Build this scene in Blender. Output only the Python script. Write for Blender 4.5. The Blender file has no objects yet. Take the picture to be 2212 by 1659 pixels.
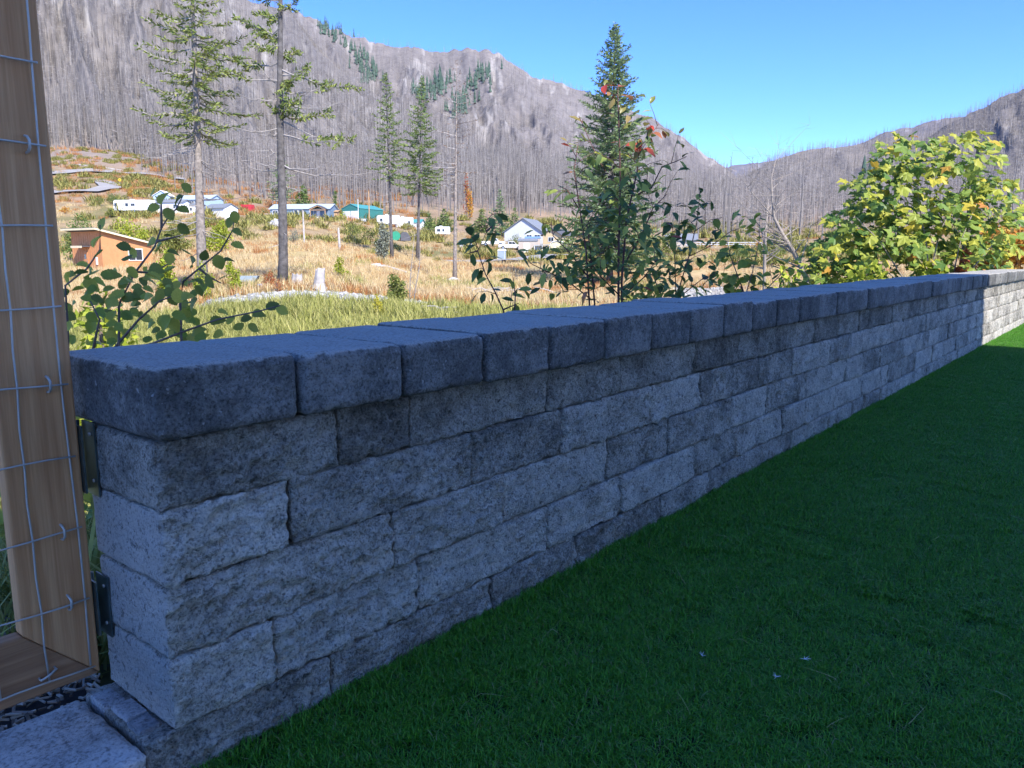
import bpy, math, random
import numpy as np
from mathutils import Vector, Matrix, Euler

# ============================================================ camera, sky, sun, exposure
SC = bpy.context.scene
COL = SC.collection
EYE = 1.015                      # camera height above the turf (turf top is z = 0)
FPX, CXP, CYP = 1659.0, 1106.0, 829.5     # focal length and centre for a 2212 x 1659 view of the photograph
PITCH = math.atan((CYP - 553) / FPX)
AZ = math.radians(39.29)         # the wall runs this far to the right of the view direction
cam_d = bpy.data.cameras.new('camera')
cam = bpy.data.objects.new('camera', cam_d)
COL.objects.link(cam)
cam.location = (0, 0, EYE)
cam.rotation_euler = (math.pi / 2 - PITCH, 0, 0)
cam_d.sensor_width = 36.0
cam_d.lens = 36.0 * FPX / 2212
cam_d.clip_start = 0.05
cam_d.clip_end = 30000
SC.camera = cam

SUN_DIR = Vector((0.505, -0.863, 0)).normalized()       # horizontal direction towards the sun
SUN_EL = math.radians(42)
world = bpy.data.worlds.new('World')
SC.world = world
world.use_nodes = True
wt = world.node_tree
for n_ in list(wt.nodes):
    wt.nodes.remove(n_)
w_out = wt.nodes.new('ShaderNodeOutputWorld')
w_bg = wt.nodes.new('ShaderNodeBackground')
w_sky = wt.nodes.new('ShaderNodeTexSky')
w_sky.sky_type = 'NISHITA'
w_sky.sun_disc = False
w_sky.sun_elevation = SUN_EL
w_sky.sun_rotation = math.atan2(SUN_DIR.x, SUN_DIR.y)
w_sky.altitude = 1500
w_sky.air_density = 0.65
w_sky.dust_density = 0.0
w_sky.ozone_density = 3.0
w_hsv = wt.nodes.new('ShaderNodeHueSaturation')
w_hsv.inputs['Saturation'].default_value = 1.2
wt.links.new(w_sky.outputs[0], w_hsv.inputs['Color'])
w_tint = wt.nodes.new('ShaderNodeMix'); w_tint.data_type = 'RGBA'; w_tint.blend_type = 'MULTIPLY'; w_tint.inputs[0].default_value = 1.0
w_tint.inputs[7].default_value = (0.645, 0.648, 0.88, 1)
wt.links.new(w_hsv.outputs[0], w_tint.inputs[6])
wt.links.new(w_tint.outputs[2], w_bg.inputs[0])
w_bg.inputs[1].default_value = 0.15
wt.links.new(w_bg.outputs[0], w_out.inputs[0])

sun_d = bpy.data.lights.new('sun', 'SUN')
sun_d.energy = 2.45
sun_d.angle = math.radians(0.53)
sun_d.color = (1.0, 0.95, 0.87)
sun = bpy.data.objects.new('sun', sun_d)
COL.objects.link(sun)
to_sun = Vector((SUN_DIR.x * math.cos(SUN_EL), SUN_DIR.y * math.cos(SUN_EL), math.sin(SUN_EL)))
sun.rotation_euler = to_sun.to_track_quat('Z', 'Y').to_euler()
sun.location = (0, 0, 60)

SC.view_settings.view_transform = 'Standard'
SC.view_settings.look = 'None'
SC.view_settings.exposure = 1.88
SC.view_settings.gamma = 1.0
SC.view_settings.use_curve_mapping = False
SC.render.engine = 'CYCLES'
SC.cycles.max_bounces = 6
SC.cycles.transparent_max_bounces = 6
SC.cycles.use_denoising = True

rng = np.random.default_rng(7)
random.seed(7)

# ============================================================ helpers
CP, SP = math.cos(PITCH), math.sin(PITCH)
def px(x, y, Y):
    """point at depth Y (metres ahead of the camera) seen at pixel x, y of the 2212 x 1659 view"""
    dx = (x - CXP) / FPX
    dy = -(y - CYP) / FPX
    d = (dx, CP + dy * SP, -SP + dy * CP)
    s = Y / d[1]
    return Vector((d[0] * s, Y, EYE + d[2] * s))
def col_x(x, Y):
    """world x of image column x at depth Y near the horizon"""
    return (x - CXP) / FPX * Y / CP * 0.985
UDIR = Vector((math.sin(AZ), math.cos(AZ), 0))        # along the wall
VDIR = Vector((-math.cos(AZ), math.sin(AZ), 0))       # away from the yard
WROT = math.atan2(UDIR.y, UDIR.x)
def wl(u, v, z=0.0):
    return Vector((UDIR.x * u + VDIR.x * v, UDIR.y * u + VDIR.y * v, z))

def mesh(name, verts, faces, mat=None, parent=None, smooth=False, loc=None, rotz=0.0):
    me = bpy.data.meshes.new(name)
    verts = np.asarray(verts, dtype=np.float32)
    if isinstance(faces, np.ndarray):
        k = faces.shape[1]
        me.vertices.add(len(verts)); me.vertices.foreach_set('co', verts.ravel())
        me.loops.add(faces.size); me.loops.foreach_set('vertex_index', faces.ravel().astype(np.int32))
        me.polygons.add(len(faces))
        me.polygons.foreach_set('loop_start', np.arange(0, faces.size, k, dtype=np.int32))
        me.polygons.foreach_set('loop_total', np.full(len(faces), k, dtype=np.int32))
        me.update(calc_edges=True)
    else:
        me.from_pydata(verts.tolist(), [], faces)
        me.update()
    if smooth:
        me.polygons.foreach_set('use_smooth', np.ones(len(me.polygons), dtype=bool))
    if mat is not None:
        me.materials.append(mat)
    return add(name, me, parent, loc, rotz)
def add(name, me, parent=None, loc=None, rotz=0.0):
    o = bpy.data.objects.new(name, me)
    COL.objects.link(o)
    if parent is not None:
        o.parent = parent
    if loc is not None:
        o.location = loc
    if rotz:
        o.rotation_euler = (0, 0, rotz)
    return o
def tag(o, label, cat, group=None):
    o['label'] = label
    o['category'] = cat
    if group:
        o['group'] = group
    return o
def empty(name, label, cat, loc=(0, 0, 0), rotz=0.0, group=None):
    o = add(name, None, None, loc, rotz)
    o.empty_display_size = 0.2
    return tag(o, label, cat, group)
def structure(o):
    o['kind'] = 'structure'
    return o
def stuff(o, label=None, cat=None):
    o['kind'] = 'stuff'
    if label:
        o['label'] = label; o['category'] = cat
    return o

class MB:
    """collects shapes into one mesh"""
    def __init__(s): s.v = []; s.f = []
    def poly(s, pts):
        n = len(s.v); s.v += [tuple(p) for p in pts]; s.f.append(list(range(n, n + len(pts))))
    def box(s, x0, x1, y0, y1, z0, z1):
        n = len(s.v)
        s.v += [(x0, y0, z0), (x1, y0, z0), (x1, y1, z0), (x0, y1, z0), (x0, y0, z1), (x1, y0, z1), (x1, y1, z1), (x0, y1, z1)]
        s.f += [[n + i for i in q] for q in ((0, 3, 2, 1), (4, 5, 6, 7), (0, 1, 5, 4), (1, 2, 6, 5), (2, 3, 7, 6), (3, 0, 4, 7))]
        return s
    def prism(s, prof, y0, y1):
        """profile in xz (counter clockwise seen from -y) pushed along y"""
        n = len(s.v); k = len(prof)
        s.v += [(p[0], y0, p[1]) for p in prof] + [(p[0], y1, p[1]) for p in prof]
        s.f.append([n + i for i in range(k)])
        s.f.append([n + k + i for i in reversed(range(k))])
        for i in range(k):
            j = (i + 1) % k
            s.f.append([n + i, n + k + i, n + k + j, n + j])
        return s
    def tube(s, pts, rad, sides=6, cap=True):
        pts = [Vector(p) for p in pts]
        if not hasattr(rad, '__len__'): rad = [rad] * len(pts)
        n0 = len(s.v)
        for i, p in enumerate(pts):
            d = (pts[min(i + 1, len(pts) - 1)] - pts[max(i - 1, 0)])
            if d.length < 1e-9: d = Vector((0, 0, 1))
            d.normalize()
            a = d.cross(Vector((0.13, 0.21, 1)) if abs(d.z) < 0.95 else Vector((1, 0.1, 0))).normalized()
            b = d.cross(a)
            for k in range(sides):
                t = 2 * math.pi * k / sides
                s.v.append(tuple(p + (a * math.cos(t) + b * math.sin(t)) * rad[i]))
        for i in range(len(pts) - 1):
            for k in range(sides):
                k2 = (k + 1) % sides
                a0 = n0 + i * sides
                s.f.append([a0 + k, a0 + k2, a0 + sides + k2, a0 + sides + k])
        if cap:
            s.f.append([n0 + k for k in reversed(range(sides))])
            e = n0 + (len(pts) - 1) * sides
            s.f.append([e + k for k in range(sides)])
        return s
    def build(s, name, mat, parent=None, smooth=False, loc=None, rotz=0.0):
        return mesh(name, s.v, s.f, mat, parent, smooth, loc, rotz)

def _h(i, j, k, seed):
    n = (i * 374761393 + j * 668265263 + k * 2147483647 % 1000003 * 83492791 + seed * 982451653).astype(np.int64)
    n = (n ^ (n >> 13)) * 1274126177
    n = n ^ (n >> 16)
    return (n & 0xFFFF).astype(np.float64) / 32768.0 - 1.0
def vnoise(p, seed=0):
    p = np.asarray(p, dtype=np.float64)
    i0 = np.floor(p).astype(np.int64); f = p - i0
    f = f * f * (3 - 2 * f)
    out = 0
    for a in (0, 1):
        wx = f[..., 0] if a else 1 - f[..., 0]
        for b in (0, 1):
            wy = f[..., 1] if b else 1 - f[..., 1]
            for c in (0, 1):
                wz = f[..., 2] if c else 1 - f[..., 2]
                out = out + wx * wy * wz * _h(i0[..., 0] + a, i0[..., 1] + b, i0[..., 2] + c, seed)
    return out
def fbm(p, octaves=4, seed=0, gain=0.5):
    p = np.asarray(p, dtype=np.float64); s = 0; a = 1.0; t = 0
    for o in range(octaves):
        s = s + a * vnoise(p * (2 ** o) + 17.3 * o, seed + o); t += a; a *= gain
    return s / t

# ------------------------------------------------------------ materials
def ramp(nt, src, stops):
    r = nt.nodes.new('ShaderNodeValToRGB')
    e = r.color_ramp.elements
    while len(e) > 1: e.remove(e[-1])
    e[0].position = stops[0][0]; e[0].color = (*stops[0][1], 1)
    for p_, c_ in stops[1:]:
        q = e.new(p_); q.color = (*c_, 1)
    nt.links.new(src, r.inputs[0])
    return r.outputs[0]
def noise(nt, vec, scale, detail=4, rough=0.6, w=None):
    n = nt.nodes.new('ShaderNodeTexNoise')
    if w is not None:
        n.noise_dimensions = '4D'
        nt.links.new(w, n.inputs['W'])
    n.inputs['Scale'].default_value = scale; n.inputs['Detail'].default_value = detail; n.inputs['Roughness'].default_value = rough
    if vec is not None: nt.links.new(vec, n.inputs['Vector'])
    return n.outputs[0]
def mixc(nt, fac, a, b, mode='MIX'):
    m = nt.nodes.new('ShaderNodeMix'); m.data_type = 'RGBA'; m.blend_type = mode
    for sock, val in ((m.inputs[0], fac), (m.inputs[6], a), (m.inputs[7], b)):
        if isinstance(val, (int, float)): sock.default_value = val
        elif isinstance(val, tuple): sock.default_value = (*val, 1)
        else: nt.links.new(val, sock)
    return m.outputs[2]
def math_n(nt, op, a, b=0.0):
    m = nt.nodes.new('ShaderNodeMath'); m.operation = op
    for sock, val in ((m.inputs[0], a), (m.inputs[1], b)):
        if isinstance(val, (int, float)): sock.default_value = val
        else: nt.links.new(val, sock)
    return m.outputs[0]
def new_mat(name, rough=0.9, spec=0.25):
    m = bpy.data.materials.new(name); m.use_nodes = True
    nt = m.node_tree; b = nt.nodes['Principled BSDF']
    b.inputs['Roughness'].default_value = rough
    b.inputs['Specular IOR Level'].default_value = spec
    return m, nt, b
def bump(nt, b, h, strength=0.5, dist=0.01):
    n = nt.nodes.new('ShaderNodeBump')
    n.inputs['Strength'].default_value = strength; n.inputs['Distance'].default_value = dist
    nt.links.new(h, n.inputs['Height']); nt.links.new(n.outputs[0], b.inputs['Normal'])
def coords(nt, kind='Object', scale=None):
    t = nt.nodes.new('ShaderNodeTexCoord').outputs[kind]
    if scale:
        mp = nt.nodes.new('ShaderNodeMapping'); mp.inputs['Scale'].default_value = scale
        nt.links.new(t, mp.inputs[0]); return mp.outputs[0]
    return t
def plain(name, c, rough=0.8, var=0.15, scale=3.0, spec=0.25, metal=0.0):
    m, nt, b = new_mat(name, rough, spec)
    f = noise(nt, coords(nt), scale, 5)
    lo = tuple(x * (1 - var) for x in c); hi = tuple(min(1, x * (1 + var)) for x in c)
    nt.links.new(ramp(nt, f, [(0.3, lo), (0.7, hi)]), b.inputs['Base Color'])
    b.inputs['Metallic'].default_value = metal
    return m
def stone_mat(name, lo, mid, hi, rand=0.35, fine=1.0, bmp=0.6, top=None, topaxis=2):
    m, nt, b = new_mat(name, 0.92, 0.2)
    oi = nt.nodes.new('ShaderNodeObjectInfo').outputs['Random']
    w = math_n(nt, 'MULTIPLY', oi, 37.0)
    v = coords(nt)
    big = noise(nt, v, 8.0, 3, 0.6, w)
    mid_n = noise(nt, v, 45.0, 5, 0.7, w)
    fin = noise(nt, v, 170.0 * fine, 4, 0.7, w)
    s = math_n(nt, 'ADD', math_n(nt, 'ADD', math_n(nt, 'MULTIPLY', big, 0.36), math_n(nt, 'MULTIPLY', mid_n, 0.38)), math_n(nt, 'MULTIPLY', fin, 0.26))
    s = math_n(nt, 'ADD', s, math_n(nt, 'MULTIPLY', math_n(nt, 'SUBTRACT', oi, 0.5), rand * 0.45))
    c = ramp(nt, s, [(0.40, lo), (0.5, mid), (0.60, hi)])
    sp = ramp(nt, fin, [(0.36, (0.42, 0.42, 0.42)), (0.5, (1, 1, 1)), (0.63, (1, 1, 1)), (0.72, (1.0, 1.0, 1.0))])
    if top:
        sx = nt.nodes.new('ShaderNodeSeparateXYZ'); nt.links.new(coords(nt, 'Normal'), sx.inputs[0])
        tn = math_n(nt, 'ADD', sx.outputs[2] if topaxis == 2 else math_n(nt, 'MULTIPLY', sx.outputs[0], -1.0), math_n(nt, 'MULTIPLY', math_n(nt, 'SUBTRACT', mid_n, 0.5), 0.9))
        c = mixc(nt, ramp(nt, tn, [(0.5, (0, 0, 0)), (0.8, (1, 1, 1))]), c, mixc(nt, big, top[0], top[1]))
    c = mixc(nt, 0.8, c, sp, 'MULTIPLY')
    pit_shade = ramp(nt, noise(nt, v, 62.0, 3, 0.75, math_n(nt, 'ADD', w, 5.0)), [(0.36, (0.3, 0.3, 0.3)), (0.44, (1, 1, 1))])  # shade of the rough relief painted in as dark spots
    c = mixc(nt, 0.75 if bmp > 0.6 else 0.3, c, pit_shade, 'MULTIPLY')
    fleck = ramp(nt, noise(nt, v, 95.0 * fine, 2, 0.5, w), [(0.66, (0, 0, 0)), (0.74, (1, 1, 1))])
    c = mixc(nt, math_n(nt, 'MULTIPLY', fleck, 0.5), c, (0.5, 0.49, 0.46))
    nt.links.new(c, b.inputs['Base Color'])
    hh = math_n(nt, 'ADD', math_n(nt, 'MULTIPLY', mid_n, 1.0), math_n(nt, 'MULTIPLY', fin, 0.6))
    bump(nt, b, hh, bmp, 0.03)
    return m
def leaf_mat(name, stops, per='object', rough=0.5, trans=0.35, spec=0.3):
    m, nt, b = new_mat(name, rough, spec)
    if per == 'object':
        r = nt.nodes.new('ShaderNodeObjectInfo').outputs['Random']
    else:
        r = nt.nodes.new('ShaderNodeNewGeometry').outputs['Random Per Island']
    c = ramp(nt, r, stops)
    v = noise(nt, coords(nt), 14.0, 3)
    c = mixc(nt, 0.35, c, ramp(nt, v, [(0.35, (0.55, 0.6, 0.5)), (0.65, (1.0, 1.0, 1.0))]), 'MULTIPLY')
    nt.links.new(c, b.inputs['Base Color'])
    tr = nt.nodes.new('ShaderNodeBsdfTranslucent'); nt.links.new(c, tr.inputs[0])
    mx = nt.nodes.new('ShaderNodeMixShader'); mx.inputs[0].default_value = trans
    nt.links.new(b.outputs[0], mx.inputs[1]); nt.links.new(tr.outputs[0], mx.inputs[2])
    nt.links.new(mx.outputs[0], nt.nodes['Material Output'].inputs[0])
    return m
def attr_mat(name, rough=0.95, scale=6.0, amt=0.5, bmp=0.3, bdist=0.05, detail=6):
    """colour from the mesh's own colour layer, broken up by noise"""
    m, nt, b = new_mat(name, rough, 0.15)
    a = nt.nodes.new('ShaderNodeVertexColor'); a.layer_name = 'Col'
    f = noise(nt, coords(nt), scale, detail, 0.7)
    g = noise(nt, coords(nt), scale * 0.13, 4, 0.6)
    c = mixc(nt, amt, a.outputs[0], ramp(nt, f, [(0.3, (0.45, 0.42, 0.4)), (0.5, (1, 1, 1)), (0.75, (1.3, 1.25, 1.15))]), 'MULTIPLY')
    c = mixc(nt, amt * 0.7, c, ramp(nt, g, [(0.3, (0.6, 0.6, 0.6)), (0.7, (1.2, 1.2, 1.2))]), 'MULTIPLY')
    nt.links.new(c, b.inputs['Base Color'])
    bump(nt, b, f, bmp, bdist)
    return m
def set_col(o, cols):
    me = o.data
    ca = me.color_attributes.new('Col', 'FLOAT_COLOR', 'POINT')
    c4 = np.ones((len(me.vertices), 4), dtype=np.float32); c4[:, :3] = cols
    ca.data.foreach_set('color', c4.ravel())

M = {}
M['block'] = stone_mat('split_face_block', (0.25, 0.232, 0.19), (0.56, 0.515, 0.43), (0.80, 0.745, 0.63), 0.24, 1.0, 1.0)
M['block_end'] = stone_mat('split_face_corner_block', (0.25, 0.232, 0.19), (0.56, 0.515, 0.43), (0.80, 0.745, 0.63), 0.22, 1.0, 0.8, ((0.50, 0.475, 0.42), (0.64, 0.61, 0.55)), 0)
M['block_shaded'] = stone_mat('split_face_block_shaded', (0.18, 0.166, 0.136), (0.40, 0.367, 0.30), (0.66, 0.61, 0.51), 0.24, 1.0, 1.0)  # darker copy: shade below the caps painted into the top course
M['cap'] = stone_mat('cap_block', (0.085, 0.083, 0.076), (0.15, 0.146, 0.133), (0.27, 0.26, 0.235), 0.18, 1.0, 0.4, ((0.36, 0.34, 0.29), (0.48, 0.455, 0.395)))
M['cut'] = stone_mat('cut_stone', (0.22, 0.22, 0.22), (0.36, 0.355, 0.35), (0.5, 0.49, 0.475), 0.3, 1.0, 0.25)
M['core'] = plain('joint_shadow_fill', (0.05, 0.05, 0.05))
M['slab'] = stone_mat('threshold_stone', (0.38, 0.345, 0.305), (0.56, 0.515, 0.46), (0.68, 0.63, 0.57), 0.1, 0.7, 0.4)

def wood_mat(name, a, b_, axis=(40, 40, 1.2)):
    m, nt, b = new_mat(name, 0.75, 0.25)
    v = coords(nt, 'Object', axis)
    f = noise(nt, v, 1.6, 5, 0.6)
    f2 = noise(nt, coords(nt, 'Object', tuple(x * 4 for x in axis)), 1.5, 3, 0.6)
    s = math_n(nt, 'ADD', math_n(nt, 'MULTIPLY', f, 0.7), math_n(nt, 'MULTIPLY', f2, 0.3))
    nt.links.new(ramp(nt, s, [(0.32, a), (0.5, tuple((x + y) / 2 for x, y in zip(a, b_))), (0.66, b_)]), b.inputs['Base Color'])
    bump(nt, b, s, 0.25, 0.004)
    return m
M['wood_v'] = wood_mat('cedar_upright', (0.48, 0.215, 0.085), (0.76, 0.425, 0.195))
M['wood_h'] = wood_mat('cedar_rail', (0.28, 0.135, 0.065), (0.50, 0.28, 0.14), (1.2, 40, 40))
M['wire'] = plain('galvanised_wire', (0.58, 0.55, 0.48), 0.5, 0.1, 30, 0.5, 0.3)
M['zinc'] = plain('zinc_plate', (0.16, 0.21, 0.20), 0.35, 0.25, 20, 0.5, 0.85)

exec_marker = None
# ============================================================ terrain
T_COLS = [-1.2, (200 - CXP) / FPX, (650 - CXP) / FPX, (1000 - CXP) / FPX, (1500 - CXP) / FPX, (2100 - CXP) / FPX, 1.2]
T_Y = [8, 20, 30, 45, 60, 80, 95, 110, 130, 150, 165, 205, 255, 320, 400, 700]
T_L = [-1.7, -1.9, -2.0, -1.9, -1.6, -1.2, -0.8, -0.2, 0.9, 3.5, 6.0, 12.1, 20.0, 33, 54.5, 130]
T_M1 = [-1.7, -1.7, -1.35, -0.5, 0.1, 0.9, 1.5, 2.2, 3.4, 5.0, 6.6, 10.2, 13.5, 21.5, 36, 90]
T_M2 = [-1.7, -1.7, -1.45, -1.5, -1.6, -1.6, -1.3, -0.9, -0.2, 0.7, 1.5, 4.6, 9.0, 18, 30, 75]
T_R1 = [-1.7, -1.8, -1.7, -2.0, -2.2, -2.3, -2.0, -1.5, -0.7, 0.0, 0.6, 3.2, 6.0, 12, 22, 60]
T_R2 = [-1.7, -1.7, -1.5, -1.4, -1.2, -0.8, -0.4, 0.0, 0.8, 1.6, 2.2, 4.5, 8.0, 16, 30, 75]
T_TAB = np.array([T_L, T_L, T_M1, T_M2, T_R1, T_R2, T_R2])
def sstep(x): 
    x = np.clip(x, 0, 1); return x * x * (3 - 2 * x)
def ground_z(X, Y):
    X = np.asarray(X, float); Y = np.asarray(Y, float)
    t = np.clip(X / np.maximum(Y, 6.0), T_COLS[0], T_COLS[-1])
    ly = np.log(np.array(T_Y)); q = np.log(np.clip(Y, T_Y[0], T_Y[-1]))
    rows = np.array([np.interp(q, ly, T_TAB[i]) for i in range(len(T_COLS))])
    k = np.clip(np.searchsorted(T_COLS, t, side='right') - 1, 0, len(T_COLS) - 2)
    c0 = np.array(T_COLS)[k]; c1 = np.array(T_COLS)[k + 1]
    f = sstep((t - c0) / (c1 - c0))
    flat = rows.reshape(len(T_COLS), -1); kk = k.ravel(); idx = np.arange(kk.size)
    z = (flat[kk, idx] * (1 - f.ravel()) + flat[kk + 1, idx] * f.ravel()).reshape(X.shape)
    P = np.stack([X / 9.0, Y / 9.0, np.zeros_like(X)], -1)
    z = z + fbm(P, 3, 5) * np.clip(Y / 120.0, 0.08, 1.0) * 0.9
    v = X * VDIR.x + Y * VDIR.y
    w = sstep((v - 1.75) / 5.5)
    return -0.09 * (1 - w) + z * w
def gz(x, y):
    return float(ground_z(np.array([x]), np.array([y]))[0])
def on_ground(xp, Y, sink=0.0):
    x = col_x(xp, Y); return Vector((x, Y, gz(x, Y) - sink))

M['ground'] = attr_mat('meadow_soil', 0.97, 1.4, 0.55, 0.5, 0.08)
ys = np.concatenate([np.array([-600, -200, -80, -40, -20, -10, -6, -4]), np.arange(-3, 12, 0.3), 12 * 1.028 ** np.arange(0, 150), [1000, 1500, 2500, 5000, 9000]])
ss = np.linspace(-1, 1, 281)
ss = np.sign(ss) * np.abs(ss) ** 1.0
YY, SS = np.meshgrid(ys, ss, indexing='ij')
XX = SS * (12 + np.abs(YY) * 1.35)
ZZ = ground_z(XX, YY)
ZZ = np.where(YY > 800, ZZ - (YY - 800) * 0.01, ZZ)
nr, nc = XX.shape
ii = np.arange(nr * nc).reshape(nr, nc)
gf = np.stack([ii[:-1, :-1], ii[:-1, 1:], ii[1:, 1:], ii[1:, :-1]], -1).reshape(-1, 4)
ground = mesh('ground', np.stack([XX, YY, ZZ], -1).reshape(-1, 3), gf, M['ground'], smooth=True)
structure(ground)
def region_colour(X, Y):
    c = np.zeros(X.shape + (3,))
    c[...] = (0.12, 0.115, 0.055)
    def put(mask, col):
        m = np.clip(mask, 0, 1)[..., None]; c[...] = c * (1 - m) + np.array(col) * m
    n1 = fbm(np.stack([X / 5, Y / 5, X * 0], -1), 4, 11)
    n2 = fbm(np.stack([X / 14, Y / 14, X * 0 + 3], -1), 4, 23)
    n3 = fbm(np.stack([X / 2.2, Y / 2.2, X * 0 + 9], -1), 3, 31)
    ip = CXP + X / np.maximum(Y, 1) * FPX
    put((Y > 15) * 1.0, (0.19, 0.21, 0.06))
    put(sstep((Y - 33 + n1 * 3) / 4), (0.50, 0.36, 0.18))
    put(sstep((n2 - 0.05) * 5) * (Y > 36), (0.40, 0.22, 0.10))
    put(sstep((n1 - 0.15) * 5) * (Y > 36) * 0.4, (0.26, 0.25, 0.09))
    cob = sstep(1 - np.abs(Y - 38 - n1 * 2 + (ip > 900) * 2) / 3.2) * (ip > 430) * (ip < 1040)
    put(cob * 1.0, (0.38, 0.35, 0.30))
    riv = sstep(1.6 - np.abs(ip - (1560 - (Y - 20) * 0.8)) / 75) * (Y > 9) * (Y < 90)
    put(riv * 0.8, (0.40, 0.39, 0.36))
    put(sstep((Y - 125) / 20) * 0.75, (0.30, 0.22, 0.13))
    put(sstep((Y - 125) / 20) * sstep((n2 + 0.05) * 4) * 0.8, (0.17, 0.17, 0.065))
    put(sstep((Y - 215) / 25) * 0.8, (0.36, 0.25, 0.17))
    put(sstep((Y - 215) / 25) * sstep((n3) * 4) * 0.7, (0.20, 0.17, 0.09))
    put(sstep((Y - 320) / 60), (0.27, 0.22, 0.185))
    v = X * VDIR.x + Y * VDIR.y
    put((v < 1.9) * 1.0, (0.07, 0.06, 0.045))
    return c
set_col(ground, region_colour(XX, YY).reshape(-1, 3))

# ------------------------------------------------------------ mountains
M['mountain'] = attr_mat('burnt_mountainside', 0.97, 0.05, 0.6, 0.8, 6.0, 9)
class Mount:
    pass
def mountain(name, ridge, R, B, p, amp, seed, na, nrr, rock=0.3, drop=0.5, zb_off=-2.0, cols=None, tint=(1, 1, 1)):
    rx = np.array([a for a, b in ridge], float); ry = np.array([b for a, b in ridge], float)
    xs = np.linspace(rx[0], rx[-1], na)
    yr = np.interp(xs, rx, ry)
    Rr = np.interp(xs, rx, R) if hasattr(R, '__len__') else np.full(na, float(R))
    Bb = np.full(na, float(B))
    tz = np.array([px(xs[i], yr[i], Rr[i]) for i in range(na)])
    zr = tz[:, 2]; tx = tz[:, 0] / Rr
    s = np.concatenate([np.linspace(0, 1, nrr) ** 0.9, 1 + np.linspace(0.03, 0.4, 12)])
    S, I = np.meshgrid(s, np.arange(na), indexing='ij')
    D = Bb[I] + (Rr[I] - Bb[I]) * S
    X = tx[I] * D
    zb = ground_z(tx * Bb, Bb) + zb_off
    sc_ = np.clip(S, 0, 1)
    prof = 0.25 * sc_ + 0.75 * sc_ ** p
    Z = zb[I] + (zr - zb)[I] * prof
    rel = np.abs(zr - zb)[I] + 30
    ang = X / np.maximum(D, 1) * 9.0
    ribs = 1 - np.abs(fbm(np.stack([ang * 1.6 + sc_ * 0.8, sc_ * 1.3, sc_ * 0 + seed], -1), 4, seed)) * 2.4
    bump_ = fbm(np.stack([ang * 6, sc_ * 7, sc_ * 0 + seed], -1), 4, seed + 9)
    env = np.clip(sc_ * (1 - sc_) * 4, 0, 1)
    Z = Z + rel * amp * env * (ribs - 0.4) * 0.5 + rel * amp * 0.35 * env * bump_
    jag = fbm(np.stack([ang * 14, ang * 0, ang * 0 + 2], -1), 4, seed + 4)
    Z = Z + jag * rel * 0.018 * sc_ ** 4
    back = np.clip(S - 1, 0, 1)
    Z = Z - back * drop * rel * 2.0
    lim = EYE + ((zr - EYE) / Rr)[I] * D * np.where(S < 0.99, 0.985 - 0.03 * (1 - sc_), 5.0)
    Z = np.minimum(Z, lim)
    nr_, nc_ = X.shape
    ii_ = np.arange(nr_ * nc_).reshape(nr_, nc_)
    f = np.stack([ii_[:-1, :-1], ii_[:-1, 1:], ii_[1:, 1:], ii_[1:, :-1]], -1).reshape(-1, 4)
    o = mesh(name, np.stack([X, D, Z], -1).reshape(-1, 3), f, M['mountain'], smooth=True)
    structure(o)
    c = np.zeros(X.shape + (3,)); c[...] = (0.215, 0.195, 0.18)
    n1 = fbm(np.stack([ang * 5, sc_ * 4, sc_ * 0 + 1.5], -1), 5, seed + 20)
    n2 = fbm(np.stack([ang * 16 + 3, sc_ * 9, sc_ * 0 + 4.5], -1), 4, seed + 30)
    low = sstep((0.18 - sc_) / 0.18)[..., None]
    c = c * (1 - low) + np.array((0.27, 0.235, 0.21)) * low
    mk = sstep((n1 * 0.8 + n2 * 1.0 - 0.36 + rock) * 5)[..., None] * sstep((sc_ - 0.22) / 0.2)[..., None]
    c = c * (1 - mk * 0.9) + np.array((0.37, 0.345, 0.315)) * mk * 0.85
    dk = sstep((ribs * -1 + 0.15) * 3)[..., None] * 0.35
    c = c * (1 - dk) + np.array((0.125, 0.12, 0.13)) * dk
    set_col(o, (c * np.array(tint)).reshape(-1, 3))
    m = Mount(); m.xs = xs; m.tx = tx; m.s = s; m.X = X; m.D = D; m.Z = Z; m.na = na
    return m
def mount_points(m, fi, fs):
    """bilinear surface points for fractional column fi (0..1) and profile fs (0..1.05)"""
    ci = np.clip(fi * (m.na - 1), 0, m.na - 1.001); i0 = ci.astype(int); a = ci - i0
    rj = np.interp(fs, m.s, np.arange(len(m.s))); j0 = np.clip(rj.astype(int), 0, len(m.s) - 2); b = rj - j0
    out = []
    for G in (m.X, m.D, m.Z):
        out.append((G[j0, i0] * (1 - a) + G[j0, i0 + 1] * a) * (1 - b) + (G[j0 + 1, i0] * (1 - a) + G[j0 + 1, i0 + 1] * a) * b)
    return np.stack(out, -1)

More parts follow.
